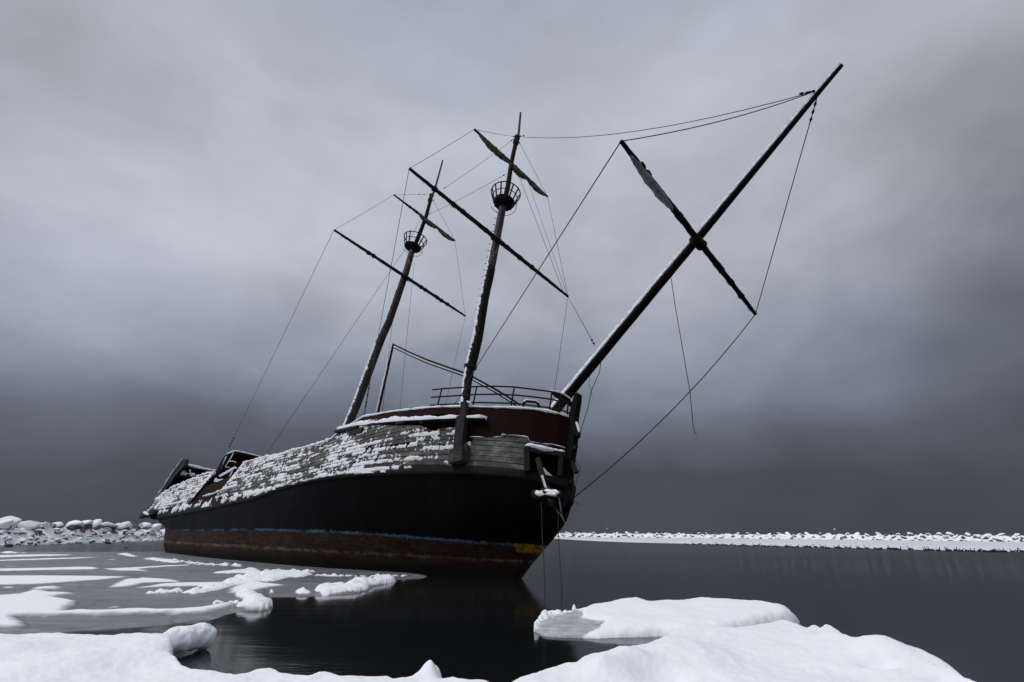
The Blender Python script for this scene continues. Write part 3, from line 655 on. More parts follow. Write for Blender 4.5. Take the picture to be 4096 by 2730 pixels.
# crest boulders, left: (image column, radius, tilt-kind)
for x, s_, k in [(15, 1.0, 8), (70, .9, 2), (100, 1.25, 2), (175, 1.15, 5), (235, .85, 6), (268, .75, 1), (300, .9, 4), (345, 1.05, 0), (395, 1.15, 0), (440, 1.1, 6), (478, 1.35, 3), (520, 1.0, 5), (550, 1.2, 7), (585, 1.3, 1), (625, 1.3, 3), (660, 1.3, 2)]:
    s = find_s(lfoot, x); p, d, n = along(lfoot, s); q = p + n * rnd.uniform(2.0, 2.6)
    CN = CN + 1; o = boulder((q[0], q[1], 1.95 + rnd.uniform(-.1, .25)), s_, ['big','broad','blocky'][CN % 3] + ' snow-covered boulder on the crest of the near breakwater, ' + ORD[CN] + ' from the left', 'crest boulders of the near breakwater', k, rz=math.atan2(d[1], d[0]) + rnd.uniform(-.5, .5), tilt=.25)
    if x == 15: o['label'] = 'snow-capped boulder with its brown face bare, highest at the left end of the near breakwater'; 
T = tot(lfoot); s0 = find_s(lfoot, -60); s1 = find_s(lfoot, 680)
for i in range(16):
    s = s0 + (s1 - s0) * (i + .5) / 16; p, d, n = along(lfoot, s + rnd.uniform(-.4, .4)); q = p + n * rnd.uniform(1.3, 1.7)
    boulder((q[0], q[1], 1.25 + rnd.uniform(-.2, .1)), rnd.uniform(.6, .85), 'large block-shaped boulder under snow on the crest of the near breakwater', 'crest boulders of the near breakwater', rnd.choice([0, 3, 8, 1, 5]), tilt=.3)
for i in range(120):
    s = s0 + (s1 - s0) * rnd.random(); p, d, n = along(lfoot, s); t = rnd.uniform(-.05, 1.35); q = p + n * t
    boulder((q[0], q[1], .08 + t * .85 + rnd.uniform(-.05, .1)), rnd.uniform(.22, .48), 'small snow-covered stone on the lower slope of the near breakwater', 'slope stones of the near breakwater')
s0 = find_s(rfoot, 2180); s1 = find_s(rfoot, 4150)
for i in range(145):
    x = 2190 + (4130 - 2190) * (i + rnd.random()) / 145; s = find_s(rfoot, x); p, d, n = along(rfoot, s); j = i % 3
    t = (.3, 2.0, 4.0)[j] + rnd.uniform(-.4, .4); q = p + n * t; dist = np.hypot(*q) / 170
    boulder((q[0], q[1], (.25, 1.05, 1.95)[j] + rnd.uniform(-.15, .2)), rnd.uniform(.65, 1.15) * (.65 + .35 * dist), 'snow-covered block in the long row of the far breakwater', 'blocks of the far breakwater', k=rnd.choice([10, 11, 12, 8, 9, 10, 11]), tilt=.5)

# ---- little marker posts on the far breakwater
for x, lab in ((2421, 'small pale marker post on the far breakwater, just right of the bow'), (3341, 'small pale marker post on the far breakwater, midway along its right half')):
    s = find_s(rfoot, x); p, d, n = along(rfoot, s); q = p + n * 3.4; sz = np.hypot(*q) / 170
    t = tag(empty('marker_post', (q[0], q[1], 2.3 * 1)), lab, 'marker post', 'marker posts on the far breakwater')
    mb = MB(); tube(mb, [(0, 0, -.6), (0, 0, 1.0 * sz)], .10 * sz, 8); mb.build('post', simple('post_grey', (.1, .1, .1), (.2, .2, .2)), t)
    mb = MB(); tube(mb, [(0, 0, 1.0 * sz), (0, 0, 1.08 * sz), (0, 0, 1.35 * sz), (0, 0, 1.5 * sz)], [.12 * sz, .28 * sz, .28 * sz, .1 * sz], 10); mb.build('lamp_head', simple('lamp_pale', (.3, .32, .32), (.5, .5, .5)), t)

# ---- geese
def m_goose():
    m, nt, p = mat('goose_plumage'); k = attr(nt, 'region')
    c = ramp(nt, k, [(0.0, (.035, .030, .026)), (.3, (.045, .038, .032)), (.45, (.010, .010, .010)), (.8, (.006, .006, .006))])
    sockset(nt, p.inputs['Base Color'], c); p.inputs['Roughness'].default_value = .8; return m
GM = m_goose()
def goose_mesh(kind):
    # spine from tail to bill, one continuous skin; x forward
    if kind == 0:   body = [(-.48, 0, .10, .015), (-.40, 0, .11, .05), (-.28, 0, .11, .11), (-.10, 0, .11, .15), (.08, 0, .12, .155), (.20, 0, .15, .12), (.27, 0, .22, .07), (.28, 0, .32, .045), (.28, 0, .43, .040), (.30, 0, .50, .048), (.35, 0, .53, .050), (.40, 0, .52, .030), (.46, 0, .505, .014)]
    elif kind == 1: body = [(-.48, 0, .12, .015), (-.40, 0, .12, .05), (-.28, 0, .11, .11), (-.10, 0, .11, .15), (.08, 0, .12, .155), (.20, 0, .14, .12), (.31, 0, .19, .07), (.38, 0, .27, .045), (.43, 0, .35, .040), (.48, 0, .40, .046), (.53, 0, .41, .048), (.58, 0, .39, .028), (.63, 0, .37, .013)]
    else:           body = [(-.46, 0, .10, .015), (-.38, 0, .11, .05), (-.26, 0, .12, .12), (-.10, 0, .13, .16), (.06, 0, .14, .16), (.16, 0, .17, .12), (.17, 0, .24, .07), (.10, 0, .30, .05), (.05, 0, .31, .050), (-.01, 0, .30, .045), (-.05, 0, .28, .02)]
    mb = MB(); n = 10; pts = [V3(b[:3]) for b in body]; rr = [b[3] for b in body]
    tube(mb, pts, rr, n); reg = []
    for i in range(len(body)): reg += [min(1, max(0, (i - 4) / 4)) if i > 4 else 0.1] * n
    mb.at['region'] = reg
    o = mb.build('goose', GM, None, smooth=True); me = o.data; bpy.data.objects.remove(o); me.name = 'goose'; return me
GME = [goose_mesh(i) for i in range(3)]
def white_patch(me): pass
def goose(xi, yi, flip, kind, label, group, sz=1.0):
    X, Y = unproj_z(np.array([xi]), np.array([yi]), .0); o = bpy.data.objects.new('goose', GME[kind]); COL.objects.link(o)
    o.location = (X[0], Y[0], -.02); o.rotation_euler = (0, 0, (math.pi if flip else 0) + rnd.uniform(-.4, .4)); o.scale = (sz, sz, sz)
    return tag(o, label, 'goose', group)
edge = lambda x: np.interp(x, [p[0] for p in SI], [p[1] for p in SI])
lastx = []
for x0 in [2745, 2775, 2800, 2835, 2852, 2867, 2875, 2890, 2903, 2925, 2938, 2962, 2975, 2988, 3020, 3035, 3052, 3060, 3075, 3095, 3110, 3145, 3155, 3172, 3190, 3218, 3228, 3240, 3262, 3288, 3302, 3312, 3345, 3352, 3362, 3385, 3400, 3432, 3446, 3468, 3500, 3512, 3525, 3552, 3565, 3580, 3588, 3600, 3642, 3700, 3712, 3725, 3755, 3790, 3798, 3823, 3832, 3846, 3866, 3880, 3894, 3920, 3940, 3964, 3972, 3984, 3992, 4012, 4022, 4050, 4066, 4088]:
    goose(x0, edge(x0) + 2.5 + rnd.uniform(-1, 3), rnd.random() < .62, rnd.choice([0, 0, 0, 1, 2]), 'dark long-necked goose floating in the crowded row along the shelf ice edge', 'geese along the shelf ice edge', rnd.uniform(.66, .85))
goose(430, 2176, True, 0, 'lone goose swimming below the near breakwater, halfway between the left edge and the stern', None, 1.0)
goose(34, 2188, True, 1, 'goose swimming low below the near breakwater at the far left', None, 1.15)
goose(503, 2194, True, 2, 'small dark duck on the water between the swimming goose and the stern', None, .42)['category'] = 'duck'
# ================================================================== SHIP
HEAD, HEEL, TRIM = 2.34444615, 0.19574488, -0.01290843
SF = np.array([math.sin(HEAD) * math.cos(TRIM), math.cos(HEAD) * math.cos(TRIM), math.sin(TRIM)])
S0 = np.array([math.cos(HEAD), -math.sin(HEAD), 0.]); U0 = np.cross(S0, SF)
SS = math.cos(HEEL) * S0 + math.sin(HEEL) * U0; SU = np.cross(SS, SF)
SB = np.array([0.39628, 19.24255, 0.0])
SR = np.stack([SF, SS, SU], 1)                 # u forward, v starboard, w up
OC = SR.T @ (np.array([0, 0, CAM_H]) - SB)
def rayl(px):
    d = CR @ np.array([px[0] - 2048, 1365 - px[1], F_PX]); d /= np.linalg.norm(d); return SR.T @ d
def onv(px, v): d = rayl(px); return OC + d * ((v - OC[1]) / d[1])
def onu(px, u): d = rayl(px); return OC + d * ((u - OC[0]) / d[0])
def onw(px, w_): d = rayl(px); return OC + d * ((w_ - OC[2]) / d[2])
def onsurf(px, bf):
    d = rayl(px); ts = np.arange(8, 80, .01); q = OC + d * ts[:, None]
    g = q[:, 1] - bf(q[:, 0], q[:, 2]); i = np.argmax(g <= 0)
    return q[i]
def Lc(p): return (p[0], -p[1], p[2])          # local frame of the ship object: x forward, y port, z up
def to_local(W): return SR.T @ (V3(W) - SB)
ship = empty('sailing_ship')
ship.matrix_world = Matrix([[SF[i], -SS[i], SU[i], SB[i]] for i in range(3)] + [[0, 0, 0, 1]])
tag(ship, 'abandoned two-masted wooden sailing ship with black hull listing in the icy harbour', 'ship')
UPL = SR.T @ np.array([0, 0, 1.])              # world up in (u,v,w)
LEFTL = SR.T @ np.array([-.85, -.25, .42])
def wlz(u, v, z=0.0):                          # ship w at which world height is z
    return (z - u * SF[2] - v * SS[2]) / SU[2]

# hull curves: half-breadth tables (u -> v) from bow to stern
B1 = [(0, 0), (-1.7, .75), (-4.2, 1.5), (-6.2, 2.15), (-9, 2.9), (-12, 3.35), (-18, 3.75), (-24, 4.0), (-32, 4.05)]
B2 = [(1.02, 0), (.5, .5), (-.5, 1.0), (-2, 1.65), (-4.2, 2.45), (-6.2, 3.1), (-9, 3.8), (-12, 4.1), (-18, 4.3), (-26, 4.3), (-35, 4.25)]
B3 = [(1.75, 0), (1.2, .85), (.2, 1.6), (-1.5, 2.45), (-3.3, 3.15), (-6.2, 3.9), (-9, 4.25), (-12, 4.45), (-20, 4.5), (-30, 4.45), (-37.5, 4.3)]
B4 = [(1.80, 0), (1.3, 1.1), (0, 2.1), (-1.5, 2.9), (-3.3, 3.6), (-6.2, 4.25), (-9, 4.52), (-12, 4.6), (-20, 4.65), (-30, 4.6), (-38.2, 4.4)]
def tab(T):
    a = sorted(T); xs = np.array([p[0] for p in a]); ys = np.array([p[1] for p in a])
    def f(u, w_=None):
        u = np.asarray(u, float); r = np.interp(u, xs, ys)
        # soften the polyline
        r = .5 * r + .25 * np.interp(u - .5, xs, ys) + .25 * np.interp(u + .5, xs, ys)
        return np.where(u > T[0][0], 0.0 - (u - T[0][0]) * 3, r * np.clip((T[0][0] - u) * 3, 0, 1))
    return f
b1, b2, b3, b4 = map(tab, (B1, B2, B3, B4))
def wcurve(imgpts, bf, extra=()):
    P = [onsurf(p, bf) for p in imgpts]; P = [(p[0], p[2]) for p in P] + list(extra); P.sort()
    xs = np.array([p[0] for p in P]); ys = np.array([p[1] for p in P])
    def f(u):
        u = np.asarray(u, float); return (np.interp(u, xs, ys) * 2 + np.interp(u - 1.0, xs, ys) + np.interp(u + 1.0, xs, ys)) / 4
    return f
w1 = lambda u: wlz(np.asarray(u, float), b1(u), -0.03)
w2 = wcurve([(700, 2121), (877, 2121), (1003, 2118), (1200, 2124), (1440, 2134), (1535, 2141), (1800, 2162), (2060, 2184), (2180, 2186)], b2, [(-37, .5)])
w4 = wcurve([(637, 2076), (809, 2046), (1003, 2004), (1150, 1952), (1300, 1920), (1523, 1903), (1810, 1897), (2003, 1906), (2146, 1928), (2243, 1946)], b4, [])
w5 = wcurve([(641, 2040), (809, 2004), (1003, 1966), (1214, 1928), (1440, 1881), (1651, 1864), (1810, 1863), (1987, 1873), (2159, 1893), (2242, 1912)], b4, [])
w3 = lambda u: w2(u) * .5 + w4(u) * .5
def tumble(u): return .30 * smooth01((-u - 1.0) / 7.0) * (1 - .55 * smooth01((-u - 30) / 8.0))
def bside(u, w_):                              # outer face of the planking
    u = np.asarray(u, float); return b4(u) + .05 - tumble(u) * np.clip(w_ - w5(u), 0, 9)
def bred(u, w_):                               # red steel side behind the planks
    u = np.asarray(u, float); return np.maximum(0.02, b4(u) - .12 - tumble(u) * np.clip(w_ - w5(u), 0, 9) * .85)
def bowtab(bf, u0, u1, n):                     # stations bunched at the bow
    t = np.linspace(0, 1, n); return u0 + (u1 - u0) * (t ** 1.7)

# ---- black hull
NS = 150
U1 = bowtab(b1, 0.0, -32.0, NS); U2 = bowtab(b2, 1.02, -35.0, NS); U3 = bowtab(b3, 1.75, -37.3, NS); U4 = bowtab(b4, 1.80, -38.2, NS)
UK = bowtab(b1, -2.5, -29.0, NS)
rows = []
rows.append((UK, b1(UK) * .35, np.full(NS, -3.4) + .0 * UK, 0.0))
rows.append((U1, b1(U1), w1(U1), 1.0)); rows.append((U2, b2(U2), w2(U2), 2.0)); rows.append((U3, b3(U3), w3(U3), 3.0)); rows.append((U4, b4(U4), w4(U4), 4.0))
def catmull(rows, sub=7):
    out = []
    for i in range(len(rows) - 1):
        p = [rows[max(i - 1, 0)], rows[i], rows[i + 1], rows[min(i + 2, len(rows) - 1)]]
        for k in range(sub):
            t = k / sub; c = []
            for j in range(4):
                a, b, cc, d = [q[j] for q in p]
                if j == 3: c.append(b + (cc - b) * t); continue
                m1 = (cc - a) * .5; m2 = (d - b) * .5
                c.append(b * (2 * t ** 3 - 3 * t * t + 1) + m1 * (t ** 3 - 2 * t * t + t) + cc * (-2 * t ** 3 + 3 * t * t) + m2 * (t ** 3 - t * t))
            out.append(tuple(c))
    out.append(rows[-1]); return out
HR = catmull(rows)
mb = MB()
for side in (1, -1):
    vs = []; lv = []
    for (uu, bb, ww, l) in HR:
        for i in range(NS):
            vs.append((uu[i], -side * max(0.0, bb[i]), ww[i])); lv.append(l)
    fs = []
    for r_ in range(len(HR) - 1):
        for i in range(NS - 1):
            a = r_ * NS + i; q = (a, a + NS, a + NS + 1, a + 1); fs.append(q if side > 0 else q[::-1])
    mb.add(vs, fs, lev=lv)
nr = len(HR); st = [r_ * NS + NS - 1 for r_ in range(nr)]; pt = [nr * NS + r_ * NS + NS - 1 for r_ in range(nr)]
for r_ in range(nr - 1): mb.f.append((st[r_], pt[r_], pt[r_ + 1], st[r_ + 1]))
hull = mb.build('hull', HULLM, ship, smooth=True)

# ---- wale: the matt black timber belt under the planks
def belt(name, m, wlo, whi, bf, out, u0, u1, n=170, sides=(1, -1), parent=ship, rag=0.0):
    mb = MB()
    for side in sides:
        U = bowtab(None, u0, u1, n); vs = []
        for i, u in enumerate(U):
            lo = float(wlo(u)); hi = float(whi(u)); b = max(.02, float(bf(u, hi))) if i else 0.02
            prof = [(b - .25, lo - .02), (b + out * .6, lo), (b + out, lo + .07), (b + out, hi - .05), (b + out - .05, hi), (b - .25, hi)]
            vs += [(u + (out if b < 1.2 else 0) * (1 - b / 1.2), -side * max(.0, p[0]), p[1]) for p in prof]
        fs = []
        for i in range(n - 1):
            for j in range(5):
                a = i * 6 + j; q = (a, a + 1, a + 7, a + 6); fs.append(q if side > 0 else q[::-1])
        fs.append(tuple(range(6))); fs.append(tuple(range((n - 1) * 6, n * 6))[::-1])
        mb.add(vs, fs)
    return mb.build(name, m, parent)
WALE = simple('matt_black_wale', (.007, .007, .008), (.022, .022, .022), 3, .8, (.4, .4, 1.5), .25, .4, .02, .45, .8)
belt('wale', WALE, w4, w5, lambda u, w_: b4(u), .10, 1.80, -40.9)

# ---- red steel side above (one skin each side) with deck
RT = [(1340, 1760), (1357, 1732), (1400, 1700), (1453, 1667), (1530, 1653), (1619, 1641), (1724, 1630), (1842, 1627), (1955, 1630), (2083, 1634), (2178, 1644), (2242, 1658), (2293, 1672)]
rt = [onsurf(p, bred) for p in RT]; rt = sorted([(p[0], p[2]) for p in rt])
LT = [(1045, 1850), (1171, 1820), (1256, 1798), (1340, 1765)]
lt_ = sorted([(lambda p: (p[0], p[2]))(onsurf(p, bred)) for p in LT])
allt = sorted([(-38.0, lt_[0][1] - 1.3), (-31, lt_[0][1] - 1.2), (-27, lt_[0][1] - .9)] + lt_ + rt)
TX = np.array([p[0] for p in allt]); TY = np.array([p[1] for p in allt])
wtop = lambda u: np.interp(u, TX, TY)
mb = MB(); n = 220; UU = bowtab(None, 1.79, -37.8, n); K = 8
for side in (1, -1):
    vs = []
    for i, u in enumerate(UU):
        lo = float(w5(u)) - .15; hi = float(wtop(u))
        for k in range(K + 1):
            w_ = lo + (hi - lo) * k / K; b = float(bred(u, w_)) if i else 0.0
            vs.append((u, -side * b, w_))
    fs = []
    for i in range(n - 1):
        for k in range(K):
            a = i * (K + 1) + k; q = (a, a + 1, a + K + 2, a + K + 1); fs.append(q if side > 0 else q[::-1])
    mb.add(vs, fs)
for k in range(K): pass
red = mb.build('upper_side', RED, ship, smooth=True)
mb = MB(); vs = []
for i, u in enumerate(UU):
    w_ = float(wtop(u)); b = float(bred(u, w_)) if i else 0.0
    vs += [(u, -b, w_ - .015), (u, 0, w_ + .05), (u, b, w_ - .015)]
fs = []
for i in range(n - 1): a = i * 3; fs += [(a, a + 1, a + 4, a + 3), (a + 1, a + 2, a + 5, a + 4)]
mb.add(vs, fs); deck = mb.build('deck', SNOW, ship)
# snow lying along the deck edge
def snowrope(mb, pts, r, n=7, rough=.5, seed=1, step=.12, flat=1.0):
    P = [V3(p) for p in pts]; out = []
    for i in range(len(P) - 1):
        L = np.linalg.norm(P[i + 1] - P[i]); m = max(1, int(L / step))
        for k in range(m): out.append(P[i] + (P[i + 1] - P[i]) * k / m)
    out.append(P[-1])
    rr = []
    for i, p in enumerate(out):
        q = mn.noise(Vector(p * 2.1 + seed * 7.7)) + .5 * mn.noise(Vector(p * 6 + seed * 3.1))
        rr.append(max(r * .3, r * (1 + rough * q * 1.4)))
    tube(mb, out, rr, n)
mb = MB(); e = []
for u in np.linspace(1.6, -12.5, 90):
    w_ = float(wtop(u)); e.append((u, -(float(bred(u, w_)) - .02), w_ + .01))
snowrope(mb, e, .055, rough=.6, seed=2)
mb.build('snow_edge', SNOW, ship, smooth=True)

# ---- planking, course by course, with gaps and broken ends
TOPS_F = [(1878, 1750), (1885, 1748), (1950, 1752), (2005, 1748), (2010, 1738), (2060, 1741), (2112, 1750), (2116, 1768), (2180, 1776), (2240, 1786), (2264, 1794)]
TOPS_M = [(974, 1853), (1045, 1832), (1110, 1818), (1171, 1802), (1256, 1781), (1300, 1768), (1340, 1748), (1357, 1727), (1443, 1708), (1530, 1700), (1640, 1703), (1697, 1705), (1703, 1712), (1705, 1722), (1750, 1724), (1755, 1716), (1826, 1711), (1835, 1711)]
TOPS_A = [(600, 2030), (634, 1985), (665, 1962), (725, 1936), (772, 1916), (800, 1902), (834, 1892), (857, 1894)]
def topf(T):
    P = sorted([(lambda p: (p[0], p[2]))(onsurf(p, bside)) for p in T]); return np.array([p[0] for p in P]), np.array([p[1] for p in P])
TM, TF, TA = topf(TOPS_M), topf(TOPS_F), topf(TOPS_A)
CW = .205
mbp = MB(); boards = []
def board(u0, u1, lo, hi, outw, tone, tcut=None, seed=0):
    """one board from u0 (forward) to u1 (aft) between heights above the wale lo..hi"""
    n = max(2, int(abs(u1 - u0) / .3) + 1); vs = []
    for i in range(n + 1):
        u = u0 + (u1 - u0) * i / n
        a = float(w5(u)) + lo; b = float(w5(u)) + hi
        if tcut is not None:
            tc_ = float(np.interp(u, tcut[0], tcut[1])) + .03 * mn.noise(Vector((u * 3, seed, 0)))
            b = min(b, tc_)
        a = min(a, b - .002)
        for w_, o_ in ((a, -.05), (a, 0), (b - .012 if b - a > .03 else b, 0), (b, -.012), (b, -.05)):
            vs.append((u, -(float(bside(u, w_)) + outw + o_), w_))
    fs = []
    for i in range(n):
        for j in range(4):
            k = i * 5 + j; fs.append((k, k + 1, k + 6, k + 5))
    fs.append((4, 3, 2, 1, 0)); k = n * 5; fs.append((k, k + 1, k + 2, k + 3, k + 4))
    mbp.add(vs, fs, tone=tone)
def planks(u_front, u_aft, tc_, seed, rag=.25, lens=(1.6, 3.2), toneb=0.0):
    r = random.Random(seed); top = []
    for c in range(19):
        u = u_front - (r.uniform(0, .25) if c % 2 else 0)
        end = u_aft + r.uniform(0, rag)
        while u > end + .2:
            L = r.uniform(*lens); v = max(end, u - L)
            if v - end < .5: v = end
            mid = (u + v) / 2; avail = max(float(np.interp(q, tc_[0], tc_[1])) - float(w5(q)) for q in (u, mid, v))
            if c * CW < avail - .02:
                if r.random() > .03 or c < 2:
                    board(u - .008, v + .008, c * CW + .014, (c + 1) * CW - .010, r.uniform(0, .035), min(1, max(0, r.gauss(.42, .22) + toneb)), tc_, seed * 50 + c)
            u = v
planks(1.55, TF[0][0] + .02, TF, 3, .15, (2.2, 4.5), .30); pl = mbp.build('planking', WOOD, ship); mbp = MB()
UPOST = float(onsurf((1850, 1800), bside)[0])
planks(TM[0][-1] + .15, TM[0][0], TM, 5, .35); pl = mbp.build('planking', WOOD, ship); mbp = MB()
planks(TA[0][-1], max(-43.2, TA[0][0]), TA, 9, .5)
pl = mbp.build('planking', WOOD, ship)

# ---- snow clinging to the planks, as real relief
def clinging(name, uf, ua, tc_, thr, step, seed, below=0.0, th=.030):
    U = np.arange(uf, ua, -step); sub = 7; rows_w = []
    cmax = 19; WW = np.arange(-below, cmax * CW, CW / sub)
    UG, CG = np.meshgrid(U, WW)
    base = w5(UG); Wv = base + CG; cut = np.interp(UG, tc_[0], tc_[1])
    cidx = np.floor(CG / CW); cf = CG / CW - cidx
    bseg = fbm(UG * 1.1 + cidx * 13.7, cidx * 3.1, seed, 3)
    fine = fbm(UG * 5.5 + cidx * 5.3, CG * 9, seed + 5, 4)
    broad = fbm(UG * .35, CG * .6, seed + 9, 3)
    drip = fbm(UG * 14, CG * 3.0, seed + 12, 3)
    speck = fbm(UG * 13 + cidx * 2.1, CG * 22, seed + 21, 3)
    m = bseg * .52 + fine * .40 + (broad - .5) * .34 + (drip - .5) * .22 + (speck - .5) * .30 + .04 - thr(UG, CG) + .03 * vnoise(cidx * 7.7, UG * 0 + .5, seed + 2)
    m = m - 2.2 * np.clip(.16 - cf, 0, 1) - 2.0 * np.clip(cf - .80, 0, 1) - .06 * cf    # the seams stay open
    butt = np.abs(((UG + cidx * .37) / 1.15) % 1.0 - .5) * 2; m = m - .35 * np.clip(butt - .93, 0, 1) * 10
    m = np.where(Wv > cut - .01, m - 3, m)
    t = th * smooth01(m / .10) * (.55 + .9 * fine) - .012
    Bv = bside(UG, Wv) + .022 + t
    return grid_mesh(name, UG, -Bv, Wv + .02 * smooth01(m / .1), (m > 0), SNOW_THIN if th < .05 else SNOW, ship)
def thrM(U, C):
    t = .505 - .02 * smooth01((U + 8.5) / 5.0)                    # thins out forward
    t = t + .05 * smooth01((C - 1.5) / .5) * smooth01((U + 9) / 2.0)
    t = t - .03 * smooth01((-U - 14) / 8)
    return t
clinging('plank_snow', TM[0][-1] + .1, TM[0][0], TM, thrM, .035, 3)
clinging('plank_snow', TA[0][-1], max(-43.0, TA[0][0]), TA, lambda U, C: .475 + 0 * U, .06, 8, 0.0, .06)
clinging('plank_snow', TF[0][-1], TF[0][0], TF, lambda U, C: .72 - .16 * smooth01((C - 1.2) / .4), .05, 31)
# snow on the wale under the planks, abaft the post
def wale_snow():
    U = np.arange(-3.2, -40.5, -.06); WW = np.linspace(0, 1, 14); UG, TG = np.meshgrid(U, WW)
    lo, hi = w4(UG), w5(UG); Wv = lo + (hi - lo) * (.25 + .80 * TG)
    f = fbm(UG * 3.2, TG * 2.0, 71, 4); g = fbm(UG * .7, TG * 1.3, 75, 3); centre = np.abs(TG - (.75 - .45 * fbm(UG * .25, UG * 0, 77, 2)))
    dens = np.interp(UG, [-41, -33, -20, -12, -4.6, -3.2], [.53, .50, .49, .47, .44, .62])
    m = f * .6 + g * .4 - dens - centre * .35 + .08
    t = .06 * smooth01(m / .1) - .012
    return grid_mesh('wale_snow', UG, -(b4(UG) + .10 + t), Wv, m > 0, SNOW, ship)
wale_snow()
# snow heaped along the broken top of the planks
mb = MB()
for T_, r_, a in ((TM, .075, -7.0), (TA, .10, 99), (TF, .018, 99)):
    pts = []
    for i in range(len(T_[0]) - 1):
        for k in range(6):
            u = T_[0][i] + (T_[0][i + 1] - T_[0][i]) * k / 6
            if u > a or u < -40.8: continue
            w_ = float(np.interp(u, *T_)); pts.append((u, -(float(bside(u, w_)) - .01), w_ + .005))
    if len(pts) > 2: snowrope(mb, pts, r_, 6, .95, 4, .1)
mb.build('plank_top_snow', SNOW, ship, smooth=True)

# ---- ledge (rubbing strake) with snow along the forecastle side
led = [(1357, 1722), (1400, 1712), (1443, 1704), (1539, 1693), (1620, 1686), (1695, 1683), (1800, 1678), (1935, 1675)]
lp = [onsurf(p, lambda u, w_: bside(u, w_) + .02) for p in led]
mb = MB()
for a, b in zip(lp[:-1], lp[1:]): box_between(mb, Lc(a + [0, -.12, -.03]), Lc(b + [0, -.12, -.03]), .38, .07)
mb.build('ledge', TIMBER, ship)
mb = MB(); U = []
lx = [p[0] for p in lp]; lw = [p[2] for p in lp]
for u in np.linspace(lp[-1][0] - .02, lp[0][0], 160):
    w_ = float(np.interp(u, lx, lw)); v = float(bside(u, w_)); h = np.interp(u, [lp[0][0], lp[2][0], lp[4][0], lp[6][0], lp[7][0]], [.24, .32, .28, .20, .15]) * (.8 + .5 * mn.noise(Vector((u * 1.7, 3, 0))) + .25 * mn.noise(Vector((u * 7, 1, 0))))
    U.append([(u, -(v + .16), w_ - .03), (u, -(v + .19), w_ + h * .45), (u, -(v + .08), w_ + h * .85), (u, -(v - .10), w_ + h), (u, -(v - .34), w_ + h * 1.15), (u, -(v - .34), w_)])
vs = [q for r_ in U for q in r_]; fs = []
for i in range(len(U) - 1):
    for j in range(5): a = i * 6 + j; fs.append((a, a + 6, a + 7, a + 1))
fs += [(0, 1, 2, 3, 4, 5), tuple(range(len(vs) - 6, len(vs)))[::-1]]
mb.add(vs, fs); mb.build('ledge_snow', SNOW, ship, smooth=True, recalc=True)
# loose timbers at the after end of the ledge
for a, b, w1_, w2_ in [((1350, 1731), (1440, 1712), .2, .13), ((1405, 1738), (1455, 1724), .06, .28), ((1482, 1698), (1537, 1690), .16, .22), ((1590, 1697), (1626, 1692), .08, .1), ((1690, 1700), (1700, 1682), .07, .07)]:
    pa, pb = onsurf(a, bside), onsurf(b, bside); pa[1] += .1; pb[1] += .1; mb = MB(); box_between(mb, Lc(pa), Lc(pb), w1_, w2_); mb.build('broken_timber', TIMBER, ship)
# freeing ports in the forecastle side: black plates painting the shade within
def side_plate(name, pts, m, out=.02, th=.04, parent=ship, bf=bred):
    P = [onsurf(p, lambda u, w_: bf(u, w_) + out) for p in pts]; mb = MB(); n = len(P)
    vs = [Lc(p) for p in P] + [Lc(p - [0, th, 0]) for p in P]
    mb.add(vs, [tuple(range(n))[::-1], tuple(range(n, 2 * n))] + [(i, (i + 1) % n, (i + 1) % n + n, i + n) for i in range(n)])
    return mb.build(name, m, parent, recalc=True)
side_plate('freeing_port_shade', [(1722, 1684), (1765, 1682), (1757, 1724), (1715, 1726)], SHADE_BLACK)
side_plate('freeing_port_shade', [(1727, 1660), (1780, 1656), (1775, 1668), (1750, 1672), (1733, 1669)], SHADE_BLACK, .02)

# ---- timber fender post (channel) and its box
def post_seg(mb, pa, pb, w_, d, bf=bside, out=.1):
    a = onsurf(pa, lambda u, q: bf(u, q) + out); b = onsurf(pb, lambda u, q: bf(u, q) + out)
    dirv = V3(Lc(b)) - V3(Lc(a)); box_between(mb, Lc(a), Lc(b), w_, d, up=(.25, -1, 0))
mb = MB(); post_seg(mb, (1850, 1667), (1838, 1798), .42, .30); bevel(mb.build('fender_post', TIMBER, ship), .015)
mb = MB(); post_seg(mb, (1860, 1610), (1859, 1668), .28, .28, bred, .06); bevel(mb.build('fender_post', TIMBER, ship), .015)
mb = MB(); post_seg(mb, (1837, 1800), (1834, 1856), .62, .52); post_seg(mb, (1866, 1783), (1862, 1852), .22, .30); bevel(mb.build('fender_box', WOOD, ship), .015)
mb = MB()
for a, r_ in [((1848, 1612), .10), ((1862, 1611), .11), ((1874, 1612), .09), ((1872, 1779), .13), ((1873, 1788), .10)]:
    p = onsurf(a, lambda u, q: bred(u, q) + .08); snowrope(mb, [Lc(p + [-.12, 0, 0]), Lc(p + [.12, 0, 0])], r_ * .7, 8, .4, 3, .05)
mb.build('post_snow', SNOW, ship, smooth=True)

